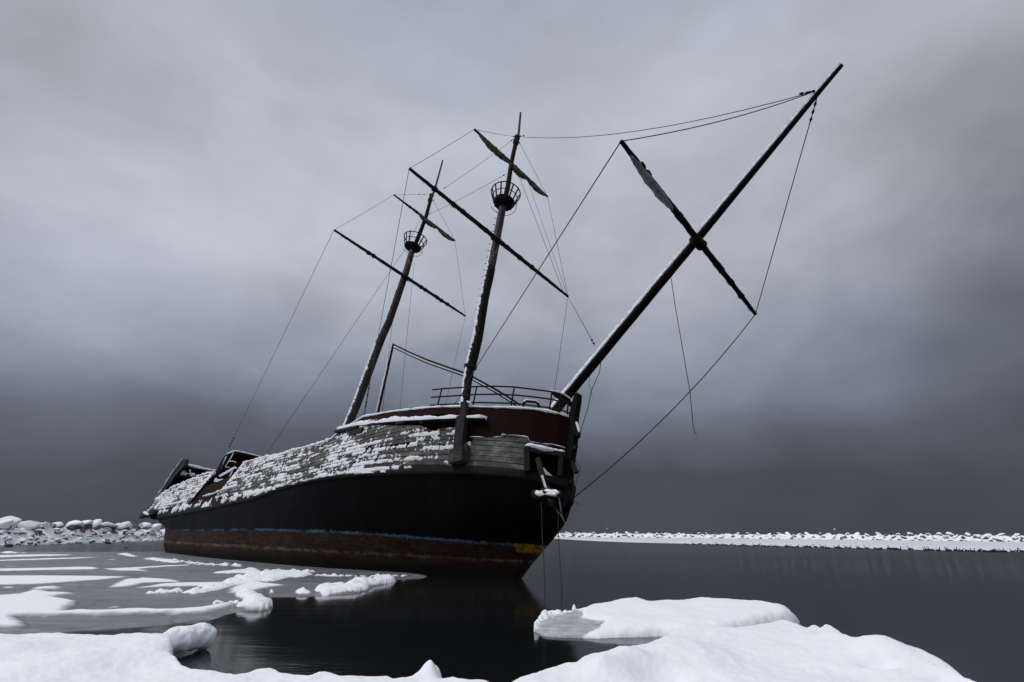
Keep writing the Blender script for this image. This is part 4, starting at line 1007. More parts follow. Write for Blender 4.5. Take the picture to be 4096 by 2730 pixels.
# ---- stem timber (cutwater) in the centre plane
def centre_plate(name, pts, m, half, parent=ship, v0=0.0):
    P = [onv(p, v0) for p in pts]; n = len(P); mb = MB()
    vs = [Lc(p + [0, half, 0]) for p in P] + [Lc(p - [0, half, 0]) for p in P]
    mb.add(vs, [tuple(range(n)), tuple(range(n, 2 * n))] + [(i, (i + 1) % n, (i + 1) % n + n, i + n) for i in range(n)])
    return mb.build(name, m, parent, recalc=True)
bevel(centre_plate('stem_timber', [(2308, 1574), (2320, 1577), (2319, 1600), (2311, 1650), (2306, 1690), (2315, 1722), (2314, 1745), (2305, 1752), (2300, 1800), (2296, 1822), (2290, 1870), (2284, 1928), (2285, 1957), (2288, 1992), (2286, 2009), (2272, 2033), (2248, 2052), (2232, 2060), (2236, 1990), (2246, 1920), (2262, 1800), (2276, 1700), (2292, 1630)], STEM, .16), .02)
mb = MB()
for a, b in [((2288, 1849), (2305, 1892)), ((2282, 1927), (2291, 1929)), ((2300, 1790), (2306, 1792)), ((2302, 1730), (2316, 1738))]:
    box_between(mb, Lc(onv(a, .05)), Lc(onv(b, .05)), .16, .14)
mb.build('stem_cleat', TIMBER, ship)
mb = MB(); snowrope(mb, [Lc(onv(p, .02)) for p in [(2303, 1690), (2309, 1706), (2315, 1722), (2316, 1735)]], .05, 6, .7, 5, .05); mb.build('stem_snow', SNOW, ship, smooth=True)

# ---- hawse box: open timber frame where the anchor hangs out
HB = lambda o_: (lambda u, w_: bside(u, w_) + o_)
def sp(px, o_=.25): return onsurf(px, HB(o_))
mb = MB(); box_between(mb, Lc(sp((2107, 1790))), Lc(sp((2108, 1888))), .20, .24, up=(1, -1, 0)); bevel(mb.build('hawse_frame', TIMBER, ship), .015)
mb = MB(); box_between(mb, Lc(sp((2098, 1797))), Lc(sp((2258, 1822))), .26, .20); bevel(mb.build('hawse_frame', TIMBER, ship), .015)
mb = MB(); box_between(mb, Lc(sp((2243, 1818))), Lc(sp((2237, 1906))), .17, .24, up=(1, -1, 0)); bevel(mb.build('hawse_frame', TIMBER, ship), .015)
side_plate('hawse_opening_shade', [(2112, 1808), (2240, 1822), (2234, 1905), (2190, 1896), (2112, 1885)], SHADE_BLACK, .14, .06, bf=bside)  # black plate painting the shade inside the frame
mb = MB(); snowrope(mb, [Lc(sp(p, .27)) for p in [(2104, 1788), (2112, 1783), (2140, 1788), (2180, 1797), (2220, 1804), (2257, 1812)]], .075, 8, .6, 6, .06); mb.build('hawse_snow', SNOW, ship, smooth=True)
side_plate('opening_snow', [(2170, 1868), (2182, 1882), (2200, 1898), (2207, 1905), (2176, 1898)], SNOW, .26, .05, bf=bside)

# ---- anchor (hangs from the hawse box)
anchor = empty('anchor'); anchor.matrix_world = ship.matrix_world.copy()
tag(anchor, 'iron anchor under a cap of snow, hanging from the hawse opening at the bow', 'anchor')
def ap(px, v=2.0): return Lc(onv(px, v))
mb = MB(); tube(mb, [ap((2152, 1838), 1.7), ap((2165, 1890), 1.9), ap((2188, 1962), 2.0)], [.10, .11, .12], 10); mb.build('shank', IRON, anchor, smooth=True)
mb = MB(); tube(mb, [ap(p) for p in [(2128, 1981), (2140, 1984), (2165, 1982), (2190, 1972), (2215, 1980), (2236, 1978)]], [.06, .13, .19, .22, .18, .08], 10); mb.build('crown', IRON, anchor, smooth=True)
for pts in ([(2146, 1970), (2134, 1975), (2128, 1990)], [(2232, 1972), (2240, 1985), (2236, 2005)], [(2200, 1985), (2208, 2015), (2215, 2036)]):
    mb = MB(); tube(mb, [ap(p) for p in pts], [.12, .12, .03], 8); mb.build('fluke', IRON, anchor, smooth=True)
mb = MB(); snowrope(mb, [ap(p, 2.12) for p in [(2146, 1971), (2158, 1977), (2172, 1972), (2188, 1966), (2205, 1970), (2220, 1967), (2234, 1974)]], .08, 9, .6, 9, .05)
snowrope(mb, [ap(p, 2.14) for p in [(2155, 1981), (2172, 1978), (2200, 1976), (2225, 1980)]], .055, 9, .6, 10, .05)
snowrope(mb, [ap(p, 2.12) for p in [(2185, 1950), (2187, 1964)]], .05, 8, .3, 10, .04); mb.build('snow_cap', SNOW, anchor, smooth=True)
mb = MB()
for k in range(7):
    t = k / 6; q = V3(ap((2171 + 13 * t, 1908 + 42 * t), 2.12)); tube(mb, [q - [0, .03, 0], q + [0, .01, 0]], [.05, .03], 7)
mb.build('snow_dots', SNOW, anchor, smooth=True)
def line_obj(name, pts, r, m, parent=None, sag=0.0, n=5, label=None, cat=None, group=None, seg=14, wob=0.0):
    P = [V3(p) for p in pts]; out = []
    for i in range(len(P) - 1):
        for k in range(seg):
            t = k / seg; q = P[i] + (P[i + 1] - P[i]) * t
            if sag: q = q - V3(Lc(UPL)) * sag * 4 * t * (1 - t)
            if wob: q = q + V3([mn.noise(Vector(q * 2)), mn.noise(Vector(q * 2 + 9.)), mn.noise(Vector(q * 2 + 30.))]) * wob
            out.append(q)
    out.append(P[-1]); mb = MB(); tube(mb, out, r, n); o = mb.build(name, m, parent, smooth=True)
    if parent is None:
        o.matrix_world = ship.matrix_world.copy(); tag(o, label, cat, group)
    return o
line_obj('hanging_rope', [ap((2162, 1985)), ap((2167, 2050)), ap((2168, 2130)), ap((2173, 2200)), ap((2177, 2290)), ap((2180, 2345)), ap((2178, 2420))], .014, ROPE, None, label='thin knotted line hanging from the anchor straight down the bow into the water', cat='rope')
line_obj('hanging_rope', [ap((2234, 2050), 1.2), ap((2232, 2100), 1.2), ap((2237, 2200), 1.2), ap((2243, 2290), 1.2), ap((2248, 2360), 1.2), ap((2247, 2440), 1.2)], .013, ROPE, None, label='slack dark line hanging clear of the stem into the water', cat='rope')
mb = MB()
for s_ in range(5):
    pts = [ap((2234 + 4 * mn.noise(Vector((s_, k, 0))) + .16 * k * 9, 1975 + k * 9.5 + 3 * mn.noise(Vector((s_, k, 5)))), 2.05 - .05 * s_) for k in range(9)]
    tube(mb, pts, .022, 5)
tube(mb, [ap(p, 1.9) for p in [(2210, 2022), (2220, 2030), (2230, 2048), (2236, 2058)]], .02, 5)
tube(mb, [ap(p, 1.9) for p in [(2240, 2040), (2250, 2065), (2256, 2085), (2264, 2098), (2270, 2099)]], .013, 5)
tube(mb, [ap(p, 1.9) for p in [(2236, 2050), (2250, 2075), (2258, 2090), (2262, 2097)]], .012, 5)
o = mb.build('rope_tangle', ROPE_BLUE, None, smooth=True); o.matrix_world = ship.matrix_world.copy(); tag(o, 'frayed blue and grey rope tangle dangling beside the anchor at the stem', 'rope')

# ---- railing on the forecastle
R1 = [(1730, 1560), (1767, 1556), (1859, 1550), (1907, 1547), (1987, 1546), (2057, 1549), (2130, 1558), (2207, 1568), (2250, 1583), (2290, 1606)]
R2 = [(1725, 1590), (1762, 1588), (1850, 1582), (1904, 1579), (1987, 1578), (2056, 1581), (2130, 1588), (2204, 1598), (2250, 1608), (2274, 1616), (2294, 1630)]
R3 = [(1721, 1622), (1758, 1620), (1834, 1616), (1891, 1611), (1960, 1612), (2048, 1614), (2120, 1622), (2197, 1632), (2240, 1640), (2268, 1649), (2290, 1662)]
brail = lambda u, w_: np.maximum(.02, b4(u) - .25 - tumble(u) * 2.2)
rail = empty('railing'); rail.parent = ship
for R in (R1, R2, R3):
    P = [onsurf(p, brail) for p in R]; mb = MB(); tube(mb, [Lc(p) for p in P], .034, 7); mb.build('rail', IRON, rail, smooth=True)
for a, b in [((1767, 1556), (1754, 1626)), ((1907, 1548), (1893, 1620)), ((2057, 1549), (2047, 1624)), ((2207, 1568), (2200, 1640)), ((2274, 1600), (2268, 1664)), ((2240, 1612), (2240, 1655))]:
    pa = onsurf(a, brail); pb = onsurf(b, brail); pb = np.array([pa[0], pa[1], pb[2]]); mb = MB(); tube(mb, [Lc(pa), Lc(pb)], .034, 7); mb.build('rail_post', IRON, rail, smooth=True)
# solid bow plate wrapping the rail head
mb = MB(); A = [(2200, 1566), (2225, 1570), (2255, 1581), (2280, 1600), (2296, 1628)]; Bp = [(2200, 1570), (2222, 1592), (2245, 1606), (2268, 1618), (2290, 1636)]
PA = [onsurf(p, brail) for p in A]; PB = [onsurf(p, lambda u, w_: brail(u, w_) - .03) for p in Bp]
vs = [Lc(p) for p in PA] + [Lc(p) for p in PB] + [Lc((p[0], -p[1], p[2])) for p in PA]
fs = [(i, i + 1, i + 6, i + 5) for i in range(4)] + [(i, i + 10, i + 11, i + 1) for i in range(4)]
mb.add(vs, fs); mb.build('bow_plate', IRON, rail)
mb = MB(); snowrope(mb, [Lc(p + [0, -.02, .04]) for p in PA], .035, 6, .5, 12, .06); mb.build('rail_snow', SNOW, rail, smooth=True)
# bent tube handle over the rail
P = [onsurf(p, brail) for p in [(2092, 1626), (2095, 1614), (2105, 1606), (2143, 1609), (2153, 1618), (2158, 1630)]]
mb = MB(); tube(mb, [Lc(p) for p in P], .055, 8); h = mb.build('cleat_hoop', IRON, ship, smooth=True)
mb = MB(); snowrope(mb, [Lc(p + [0, .0, .05]) for p in P[1:5]], .04, 6, .5, 14, .05); mb.build('snow', SNOW, h, smooth=True)

# ---- masts
def along_axis(px_list): return [onv(p, 0.0) for p in px_list]
def snow_strip(mb, pts, rad, dirl, half=50, th=.03, seed=0, step=.08, thr=-.25, spread=1.0):
    """thin ridge of rime and snow on one side of a spar; ragged edges"""
    P = [V3(p) for p in pts]; L = [0]
    for i in range(len(P) - 1): L.append(L[-1] + np.linalg.norm(P[i + 1] - P[i]))
    n = int(L[-1] / step); m = 9; vs = []; fs = []
    d0 = V3(dirl)
    for i in range(n + 1):
        s = L[-1] * i / n; k = min(len(P) - 2, int(np.searchsorted(L, s, side='right') - 1)); t = (s - L[k]) / (L[k + 1] - L[k])
        c = P[k] + (P[k + 1] - P[k]) * t; r = rad[k] + (rad[k + 1] - rad[k]) * t; ax = P[k + 1] - P[k]; ax /= np.linalg.norm(ax)
        x = d0 - ax * np.dot(d0, ax); x /= np.linalg.norm(x); y = np.cross(ax, x)
        nz = mn.noise(Vector((s * 2.2, seed, 0))) + .5 * mn.noise(Vector((s * 7, seed, 4)))
        h1 = half * max(0.02, min(1.5, 1 + nz * spread)) ; h2 = half * max(0.02, min(1.5, 1 + (mn.noise(Vector((s * 2.7, seed, 9))) + .6 * mn.noise(Vector((s * 9, seed, 14)))) * spread))
        if nz < thr * 2: h1 *= .3; h2 *= .3
        for j in range(m):
            q = j / (m - 1); a = math.radians(-h1 + (h1 + h2) * q); e_ = math.sin(math.pi * q) ** .6
            rr = r - .012 + (th + .012) * e_ * (1 + .6 * mn.noise(Vector((s * 8, a * 3, seed))))
            vs.append(c + (x * math.cos(a) + y * math.sin(a)) * rr)
    for i in range(n):
        for j in range(m - 1): a = i * m + j; fs.append((a, a + 1, a + m + 1, a + m))
    mb.add(vs, fs)
PXM = lambda px, pt: px / F_PX * np.dot(SR.T @ (CR[:, 2]), (V3(pt) - OC))    # pixel width -> metres at a point
def mast(name, pxl, widths, label, peel_from=None, parent=ship):
    P = along_axis(pxl); R_ = [PXM(w_ / 2, p) for w_, p in zip(widths, P)]
    pts = [Lc(p) for p in P]
    PP = []; RR = []
    for i in range(len(pts) - 1):
        for k in range(8): PP.append(V3(pts[i]) * (1 - k / 8) + V3(pts[i + 1]) * k / 8); RR.append(R_[i] * (1 - k / 8) + R_[i + 1] * k / 8)
    PP.append(V3(pts[-1])); RR.append(R_[-1])
    mb = MB(); tube(mb, PP, RR, 16, .03, 3); o = mb.build(name, MASTM, parent, smooth=True); return o, PP, RR, P
# foremast: lower, upper (peeling) and topmast
fb = onv((1860, 1602), 0); fb2 = fb + (fb - onv((1871, 1525), 0)) * 1.0
f1, pf1, rf1, _ = mast('foremast', [(1852, 1700), (1871, 1525), (1882, 1470)], [32, 35, 37], '')
o_, pf2, rf2, _ = mast('lower_tube', [(1882, 1474), (1911, 1353), (1936, 1200), (1964, 1075)], [42, 41, 38, 36], '', parent=f1)
mb = MB(); c = V3(Lc(onv((1882, 1468), 0))); ax = V3(Lc(onv((1871, 1525), 0))) - V3(Lc(onv((1911, 1353), 0))); ax /= np.linalg.norm(ax); rr = PXM(26, onv((1882, 1468), 0))
tube(mb, [c - ax * .06, c + ax * .09], rr, 18); mb.build('mast_collar', IRON, f1, smooth=False)
u_, pf3, rf3, _ = mast('upper_tube', [(1962, 1080), (1985, 962), (2011, 830)], [35, 33, 29], '', parent=f1); u_.data.materials[0] = PEEL
t_, pf4, rf4, _ = mast('topmast', [(2011, 838), (2032, 744), (2045, 655), (2064, 568)], [21, 20, 18, 17], '', parent=f1)
g_, pf5, rf5, _ = mast('pole', [(2066, 575), (2074, 542), (2082, 452)], [13, 10, 8], '', parent=f1); g_.data.materials[0] = PEEL
mb = MB(); snow_strip(mb, pf1 , rf1, Lc(LEFTL), 30, .04, 1); snow_strip(mb, pf2, rf2, Lc(LEFTL), 38, .045, 2); snow_strip(mb, pf3[:9], rf3[:9], Lc(LEFTL), 28, .02, 3); mb.build('mast_snow', SNOW, f1)
def bands(parent, centres, px):
    mb = MB()
    for a, b in centres:
        p, q = V3(Lc(onv(a, 0))), V3(Lc(onv(b, 0))); tube(mb, [p, q], PXM(px / 2, onv(a, 0)), 12)
    mb.build('mast_band', IRON, parent)
bands(f1, [((2063, 575), (2065, 562)), ((2068, 556), (2069, 548))], 24)
mb = MB()
for k in range(16):                           # climbing cleats up the after side of the mast
    t = k / 15; a = (1927 + (2006 - 1927) * t, 1240 + (850 - 1240) * t); p = onv((a[0] - 24, a[1] - 3), .0); tube(mb, [Lc(p), Lc(onv(a, 0))], [.024, .012], 5)
mb.build('climbing_cleat', IRON, f1)
# aft mast
a1, pa1, ra1, _ = mast('aft_mast', [(1358, 1786), (1428, 1618), (1511, 1391), (1534, 1334), (1554, 1292), (1608, 1136)], [34, 33, 32, 31, 30, 28], '')
a1.data.materials[0] = simple('rusty_aft_mast', (.022, .012, .010), (.085, .05, .042), 2.6, .7, (1, 1, .6), .3, .3, .01, .5, .72)
a2, pa2, ra2, _ = mast('upper_tube', [(1608, 1138), (1627, 1080), (1648, 1005)], [27, 26, 23], '', parent=a1); a2.data.materials[0] = PEEL
a3, pa3, ra3, _ = mast('topmast', [(1648, 1010), (1679, 935), (1705, 865), (1722, 800)], [17, 16, 15, 13], '', parent=a1)
a4, pa4, ra4, _ = mast('pole', [(1722, 803), (1740, 756), (1771, 642)], [9, 8, 6], '', parent=a1); a4.data.materials[0] = PEEL
mb = MB(); snow_strip(mb, pa1[:20], ra1[:20], Lc(LEFTL), 45, .06, 11); snow_strip(mb, pa1[20:], ra1[20:], Lc(LEFTL), 30, .035, 12); mb.build('mast_snow', SNOW, a1)
bands(a1, [((1719, 806), (1722, 796)), ((1725, 786), (1727, 780))], 18)
# bowsprit
bs, pb, rb, _ = mast('bowsprit', [(2216, 1645), (2632, 1142), (2793, 950), (3274, 370), (3366, 262)], [43, 40, 36, 21, 17], '')
mb = MB(); UPS = V3(Lc(UPL)) + .0
snow_strip(mb, pb, rb, Lc(UPL * .55 + SR.T @ np.array([-.8, -.5, .4])), 42, .04, 21, .07, -.9, .18); mb.build('bowsprit_snow', SNOW, bs)
mb = MB()
for k in range(70):
    t = k / 70; i = min(len(pb) - 2, int(t * (len(pb) - 1))); p = pb[i] + (pb[i + 1] - pb[i]) * (t * (len(pb) - 1) - i); ax = pb[i + 1] - pb[i]; ax /= np.linalg.norm(ax); d = V3(Lc(UPL + LEFTL * .9)); d = d - ax * np.dot(d, ax); d /= np.linalg.norm(d)
    q = p + d * rb[i]; tube(mb, [q, q + d * .045], .022, 5)
mb.build('bolt_heads', IRON, bs)

# ---- yards with their furled sails
def yard(name, a, b, half, wid, label, parent=ship, woodseed=1, dv=.28, snow=True):
    A = onv(a, half); Bq = onv(b, -half); r0 = (PXM(wid / 2, A) + PXM(wid / 2, Bq)) / 2
    P = lerp_pts(Lc(A), Lc(Bq), 60); R_ = [r0 * (1 - .38 * abs(i / 29.5 - 1) ** 2) for i in range(60)]
    mb0 = MB(); tube(mb0, P, R_, 10, .22, woodseed)
    r = random.Random(woodseed)
    for k in range(int(18)):                  # rope ends and splinters hanging below the spar
        t = r.uniform(.05, .95); p = V3(P[int(t * 59)]); L = r.uniform(.06, .22); q = p - V3(Lc(UPL)) * (r0 + L); tube(mb0, [p, p * .5 + q * .5 + V3([r.uniform(-.03, .03)] * 3), q], .012, 4)
    o = mb0.build(name, YARD, parent, smooth=True)
    for k in range(9):
        t = r.uniform(.1, .9); i = int(t * 57); p = V3(P[i]); q = V3(P[i + 1]); mb = MB(); tube(mb, [p, q], r0 * 1.18, 8, .3, k)
        mb.build('gasket', YARD, o, smooth=True)
    if snow:
        mb = MB(); snow_strip(mb, P, R_, Lc(UPL), 38, .03, woodseed + 40, .07, .0, 1.0); mb.build('yard_snow', SNOW, o)
    return o, P, r0
y1, py1, ry1 = yard('yard', (1637, 675), (2272, 1187), 7.05, 17, '', woodseed=1)
y2, py2, ry2 = yard('yard', (1897, 518), (2190, 788), 3.69, 13, '', woodseed=2)
y3, py3, ry3 = yard('yard', (1336, 921), (1861, 1265), 6.456, 13, '', woodseed=3)
y4, py4, ry4 = yard('yard', (1575, 780), (1820, 964), 3.35, 9, '', woodseed=4)
y5, py5, ry5 = yard('bowsprit_yard', (2484, 566), (3022, 1257), 5.69, 25, '', woodseed=5, snow=False)
def sail(name, P, segs, m, parent, fwd):
    """furled sail: swags hanging along the yard; segs = (t0,t1,depth px-ish metres)"""
    mb = MB()
    for t0, t1, dep in segs:
        n = 22; pts = []; rr = []
        for i in range(n):
            t = i / (n - 1); s = t0 + (t1 - t0) * t; k = s * 59; a = int(min(58, k)); p = V3(P[a]) + (V3(P[a + 1]) - V3(P[a])) * (k - a)
            bulge = math.sin(math.pi * t) ** .7
            pts.append(p - V3(Lc(UPL)) * (.06 + dep * bulge) + V3([fwd, 0, 0]) * .0); rr.append(.03 + dep * .95 * bulge)
        tube(mb, pts, rr, 14, .35, int(t0 * 50))
    return mb.build(name, m, parent, smooth=True)
sail('furled_sail', py2, [(.05, .47, .17), (.44, .70, .19), (.68, .97, .15)], CANVAS, y2, 0)
sail('furled_sail', py4, [(.38, .70, .16), (.69, .99, .15)], CANVAS, y4, 0)
sail('furled_sail', py5, [(.05, .31, .125)], CANVAS_W, y5, 0)
# yard slings where the spars cross
def sling(parent, a, r): mb = MB(); p = V3(Lc(onv(a, .05))); tube(mb, [p - [.02, .3, .02], p + [.02, .3, -.02]], r, 10, .3, 3); mb.build('sling', IRON, parent, smooth=True)
sling(y5, (2792, 968), .21); sling(y1, (1985, 958), .2); sling(y3, (1622, 1109), .2)

# ---- crow's nests
def nest(cpx, rpx, axis_a, axis_b, seed, hgt=1.0):
    c = onv(cpx, 0); a = onv(axis_a, 0); b = onv(axis_b, 0); d = b - a; d /= np.linalg.norm(d); rb_ = PXM(rpx, c); rt_ = rb_ * 1.42
    C0 = V3(Lc(c)); D = V3(Lc(d)); x, y, _ = frame(D); root = empty('crows_nest'); root.parent = ship
    mb = MB(); tube(mb, [C0 - D * .06, C0 + D * .16], [rb_ * .92, rb_], 20); mb.build('floor', SHADE_BLACK if False else IRON, root)
    def ring(h, r, th, a0=0, a1=2 * math.pi, wob=0.0):
        return [C0 + D * (h + wob * math.sin(3 * (a0 + (a1 - a0) * k / 30))) + (x * math.cos(a0 + (a1 - a0) * k / 30) + y * math.sin(a0 + (a1 - a0) * k / 30)) * r for k in range(31)]
    for h, k_ in ((hgt, 1.0), (hgt * .52, .85)):
        r = rb_ + (rt_ - rb_) * (h / hgt); mb = MB(); tube(mb, ring(h, r, .03), .040 if h == hgt else .030, 6, cap=False); mb.build('hoop', IRON, root, smooth=True)
    mb = MB(); tube(mb, ring(-.14, rb_ * 1.28, .02, .4, 5.2, .05), .02, 5); mb.build('hoop', IRON, root, smooth=True)
    r = random.Random(seed)
    for k in range(14):
        if r.random() < .12: continue
        an = 2 * math.pi * k / 14 + r.uniform(-.06, .06); e_ = x * math.cos(an) + y * math.sin(an)
        mb = MB(); box_between(mb, C0 + e_ * rb_ * .97 - D * .02, C0 + e_ * (rt_ + .01) + D * (hgt + r.uniform(0, .08)), .095, .04, up=tuple(D)); mb.build('slat', IRON, root)
    for an in (.9, 2.3): 
        e_ = x * math.cos(an) + y * math.sin(an); mb = MB(); tube(mb, [C0 + e_ * rb_ * 1.1 - D * .1, C0 + e_ * rb_ * 1.15 - V3(Lc(UPL)) * .55], .008, 4); mb.build('loose_line', ROPE, root)
    return root
nest((2015, 815), 42, (1985, 962), (2045, 655), 3, 1.0)
nest((1650, 992), 33, (1608, 1136), (1679, 935), 5, .95)

# ---- derelict gantry (bent twin rail on an upright) standing on deck
VG = -1.4
gan = empty('gantry'); gan.parent = ship
gp = lambda px, v=VG: Lc(onv(px, v))
mb = MB(); box_between(mb, gp((1572, 1378)), gp((1501, 1695)), .16, .16); mb.build('upright', IRON, gan)
mb = MB(); snow_strip(mb, [V3(gp((1572, 1378))), V3(gp((1510, 1650)))], [.10, .10], Lc(LEFTL), 60, .05, 51, .08, -.4, .7); mb.build('upright_snow', SNOW, gan)
top = [(1573, 1382), (1640, 1415), (1710, 1445), (1780, 1470), (1850, 1494), (1890, 1512), (1978, 1560), (2030, 1592), (2078, 1624)]
for dy, nme in ((-4, 'rail'), (9, 'rail')):
    P = [gp((x, y + dy)) for x, y in top]; mb = MB()
    for a, b in zip(P[:-1], P[1:]): box_between(mb, a, b, .10, .11 if dy < 0 else .07)
    mb.build(nme, IRON, gan)
mb = MB(); snowrope(mb, [gp((x, y + 4), VG + .02) for x, y in top], .017, 6, .5, 52, .15); mb.build('rail_snow', SNOW, gan)

# ---- rigging: every wire its own part
def P0(px, v=0.0): return Lc(onv(px, v))
YA = lambda P, t: tuple(P[int(t * 59)])
def wire(name, pts, r=.016, sag=0.0, knots=()):
    o = line_obj(name, pts, r, ROPE, ship, sag)
    if knots:
        mb = MB()
        for t in knots:
            a, b = V3(pts[0]), V3(pts[-1]); p = a + (b - a) * t; d = (b - a) / np.linalg.norm(b - a); tube(mb, [p - d * .10, p, p + d * .10], [.02, .055, .02], 6)
        mb.build('shackle', IRON, o, smooth=True)
    return o
FT = P0((2070, 547)); BT = P0((3264, 366)); 
wire('stay', [FT, BT], .018, .9, (.02, .04, .975, .985))
wire('stay', [YA(py5, 0), P0((3270, 362))], .018, .25, (.955, .975, .99))
wire('lift', [P0((3270, 385)), YA(py5, 1)], .018, 0, (.03, .06, .09))
wire('brace', [YA(py5, 0), P0((1898, 1480)), ], .020)
wire('brace', [P0((1898, 1480)), P0((1848, 1575), 1.2), Lc(onsurf((1640, 1876), bside))], .018, 0)
wire('brace', [YA(py5, 1), Lc(onv((2290, 1995), -.1))], .022, .45)
wire('hanging_line', [P0((2684, 1112)), P0((2700, 1220), -.3), P0((2760, 1570), -.3), P0((2772, 1700), -.3), P0((2779, 1732), -.3), P0((2786, 1736), -.3)], .014)
wire('lift', [P0((2072, 560)), YA(py2, 1)], .014, 0, (.05,)); wire('lift', [YA(py2, 0), P0((2062, 548))], .014, .05, (.95,))
wire('brace', [YA(py2, 1), YA(py1, 1)], .014); wire('brace', [YA(py2, 0), YA(py1, 0)], .014, .05)
wire('lift', [P0((2074, 700)), YA(py1, .97)], .015)
wire('brace', [YA(py1, 1), P0((2380, 1384))], .016, 0, (.93, .97))
wire('brace', [YA(py1, 1), P0((2218, 1562), -2.0)], .014)
wire('stay', [P0((2056, 556)), P0((1772, 757))], .014, .1, (.03, .97)); wire('stay', [P0((2026, 696)), P0((1712, 860))], .014, .1, (.03, .97))
wire('brace', [YA(py1, 0), P0((1521, 1300), 2.5), P0((1482, 1520), 3.3), Lc(onsurf((1460, 1650), bred))], .016, 0)
wire('lift', [YA(py4, 0), P0((1716, 778))], .013, 0, (.7, .85)); wire('brace', [YA(py4, 0), YA(py3, 0)], .013, .05)
wire('lift', [P0((1726, 790)), YA(py4, 1)], .013, 0, (.08,)); wire('brace', [YA(py4, 1), YA(py3, 1)], .013)
wire('brace', [YA(py3, 1), P0((1780, 1625), -3.2)], .013)
wire('brace', [YA(py3, 0), Lc(onv((935, 1752), 2.5)), Lc(onv((898, 1835), 2.5))], .015)
wire('backstay', [P0((1679, 886)), P0((1617, 1002), .6), Lc(onv((1065, 1818), 3.4))], .014)
wire('shroud', [P0((1657, 1051)), P0((1599, 1645), -1.5)], .013); wire('shroud', [P0((1575, 1240)), P0((1529, 1650), -1.5)], .013); wire('shroud', [P0((2110, 720)), P0((2270, 1185), -5.0)], .011)
# chain and turnbuckle at the aft shroud foot
mb = MB(); A_ = V3(P0((1478, 1535), 3.0)); B_ = V3(Lc(onsurf((1456, 1668), bred)))
for k in range(9): p = A_ + (B_ - A_) * k / 9; tube(mb, [p, p + (B_ - A_) / 14], .045 if k in (1, 3, 5, 6) else .03, 6)
mb.build('turnbuckle', IRON, ship)
mb = MB(); A_ = V3(Lc(onv((935, 1752), 2.5))); B_ = V3(Lc(onv((915, 1790), 2.5)))
for k in range(4): p = A_ + (B_ - A_) * k / 3.5; tube(mb, [p, p + (B_ - A_) / 9], .07, 6)
mb.build('turnbuckle', IRON, ship)
# slack lines at the bow
wire('slack_line', [P0((2405, 1440)), P0((2398, 1490), .0), P0((2366, 1562)), P0((2350, 1640)), P0((2320, 1730)), P0((2314, 1742))], .016)
wire('slack_line', [P0((2360, 1500), -.2), P0((2356, 1540), -.2), P0((2368, 1572), -.2), P0((2366, 1580), -.2)], .010)
wire('slack_line', [P0((2300, 1834)), P0((2306, 1850)), P0((2320, 1868)), P0((2318, 1885)), P0((2302, 1935)), P0((2292, 1965)), P0((2289, 2001)), P0((2303, 2010)), P0((2317, 2021))], .014)

# ---- stern works
US = -37.6
su = lambda px, u=US: Lc(onu(px, u))
def uplate(name, pts, m, u=US, th=.1, parent=ship):
    P = [onu(p, u) for p in pts]; n = len(P); mb = MB()
    vs = [Lc(p) for p in P] + [Lc(p - [th, 0, 0]) for p in P]
    mb.add(vs, [tuple(range(n)), tuple(range(n, 2 * n))] + [(i, (i + 1) % n, (i + 1) % n + n, i + n) for i in range(n)]); return mb.build(name, m, parent, recalc=True)
def vplate(name, pts, m, v, th=.1, parent=ship):
    P = [onv(p, v) for p in pts]; n = len(P); mb = MB()
    vs = [Lc(p) for p in P] + [Lc(p - [0, th, 0]) for p in P]
    mb.add(vs, [tuple(range(n)), tuple(range(n, 2 * n))] + [(i, (i + 1) % n, (i + 1) % n + n, i + n) for i in range(n)]); return mb.build(name, m, parent, recalc=True)
VS = 4.55
stern = empty('stern_gallery'); stern.parent = ship
uplate('transom_panel_and_shade', [(745, 1866), (752, 1862), (890, 1890), (893, 1912), (745, 1896)], RED, -42.6, .12, stern)
uplate('transom_panel_and_shade', [(650, 1975), (700, 1900), (745, 1890), (893, 1906), (930, 2000), (800, 2040), (650, 2040)], SHADE_BLACK, -42.8, .12, stern)  # black plate: painted shade of the open stern below the red panel
vplate('corner_post', [(727, 1838), (746, 1838), (738, 1862), (716, 1886), (690, 1918), (656, 1972), (612, 2040), (585, 2070), (572, 2064), (634, 1978), (690, 1890)], TIMBER, 4.0, .25, stern)
mb = MB(); snowrope(mb, [Lc(onv(p, 4.08)) for p in [(727, 1837), (708, 1866), (690, 1890), (665, 1930), (634, 1978), (620, 2000)]], .07, 6, .9, 61, .12); mb.build('post_snow', SNOW, stern, smooth=True)
uplate('side_panel', [(741, 1860), (755, 1862), (748, 1885), (728, 1882)], RED, -42.4, .1, stern)
mb = MB(); box_between(mb, su((750, 1866), -42.3), su((890, 1892), -42.3), .25, .22); mb.build('top_rail', TIMBER, stern)
mb = MB(); snowrope(mb, [su(p, -42.2) for p in [(755, 1861), (780, 1867), (800, 1872), (840, 1880), (888, 1888)]], .11, 7, .35, 62, .15); snowrope(mb, [su(p, -42.2) for p in [(705, 1900), (720, 1896), (745, 1900)]], .14, 7, .6, 63, .1)
for a, b, r_ in [((752, 1895), (778, 1902), .25), ((758, 1880), (765, 1905), .18), ((785, 1902), (790, 1912), .15), ((740, 1890), (765, 1900), .16), ((805, 1896), (820, 1899), .13)]: snowrope(mb, [su(a, -42.1), su(b, -42.1)], r_ * .6, 7, 1.0, 64, .1)
mb.build('panel_snow', SNOW, stern, smooth=True)
uplate('opening_shade', [(695, 1915), (715, 1902), (780, 1912), (775, 1922), (705, 1955), (690, 1950)], SHADE_BLACK, -42.0, .05, stern)  # thin black plate, the dark of the opening put into its colour
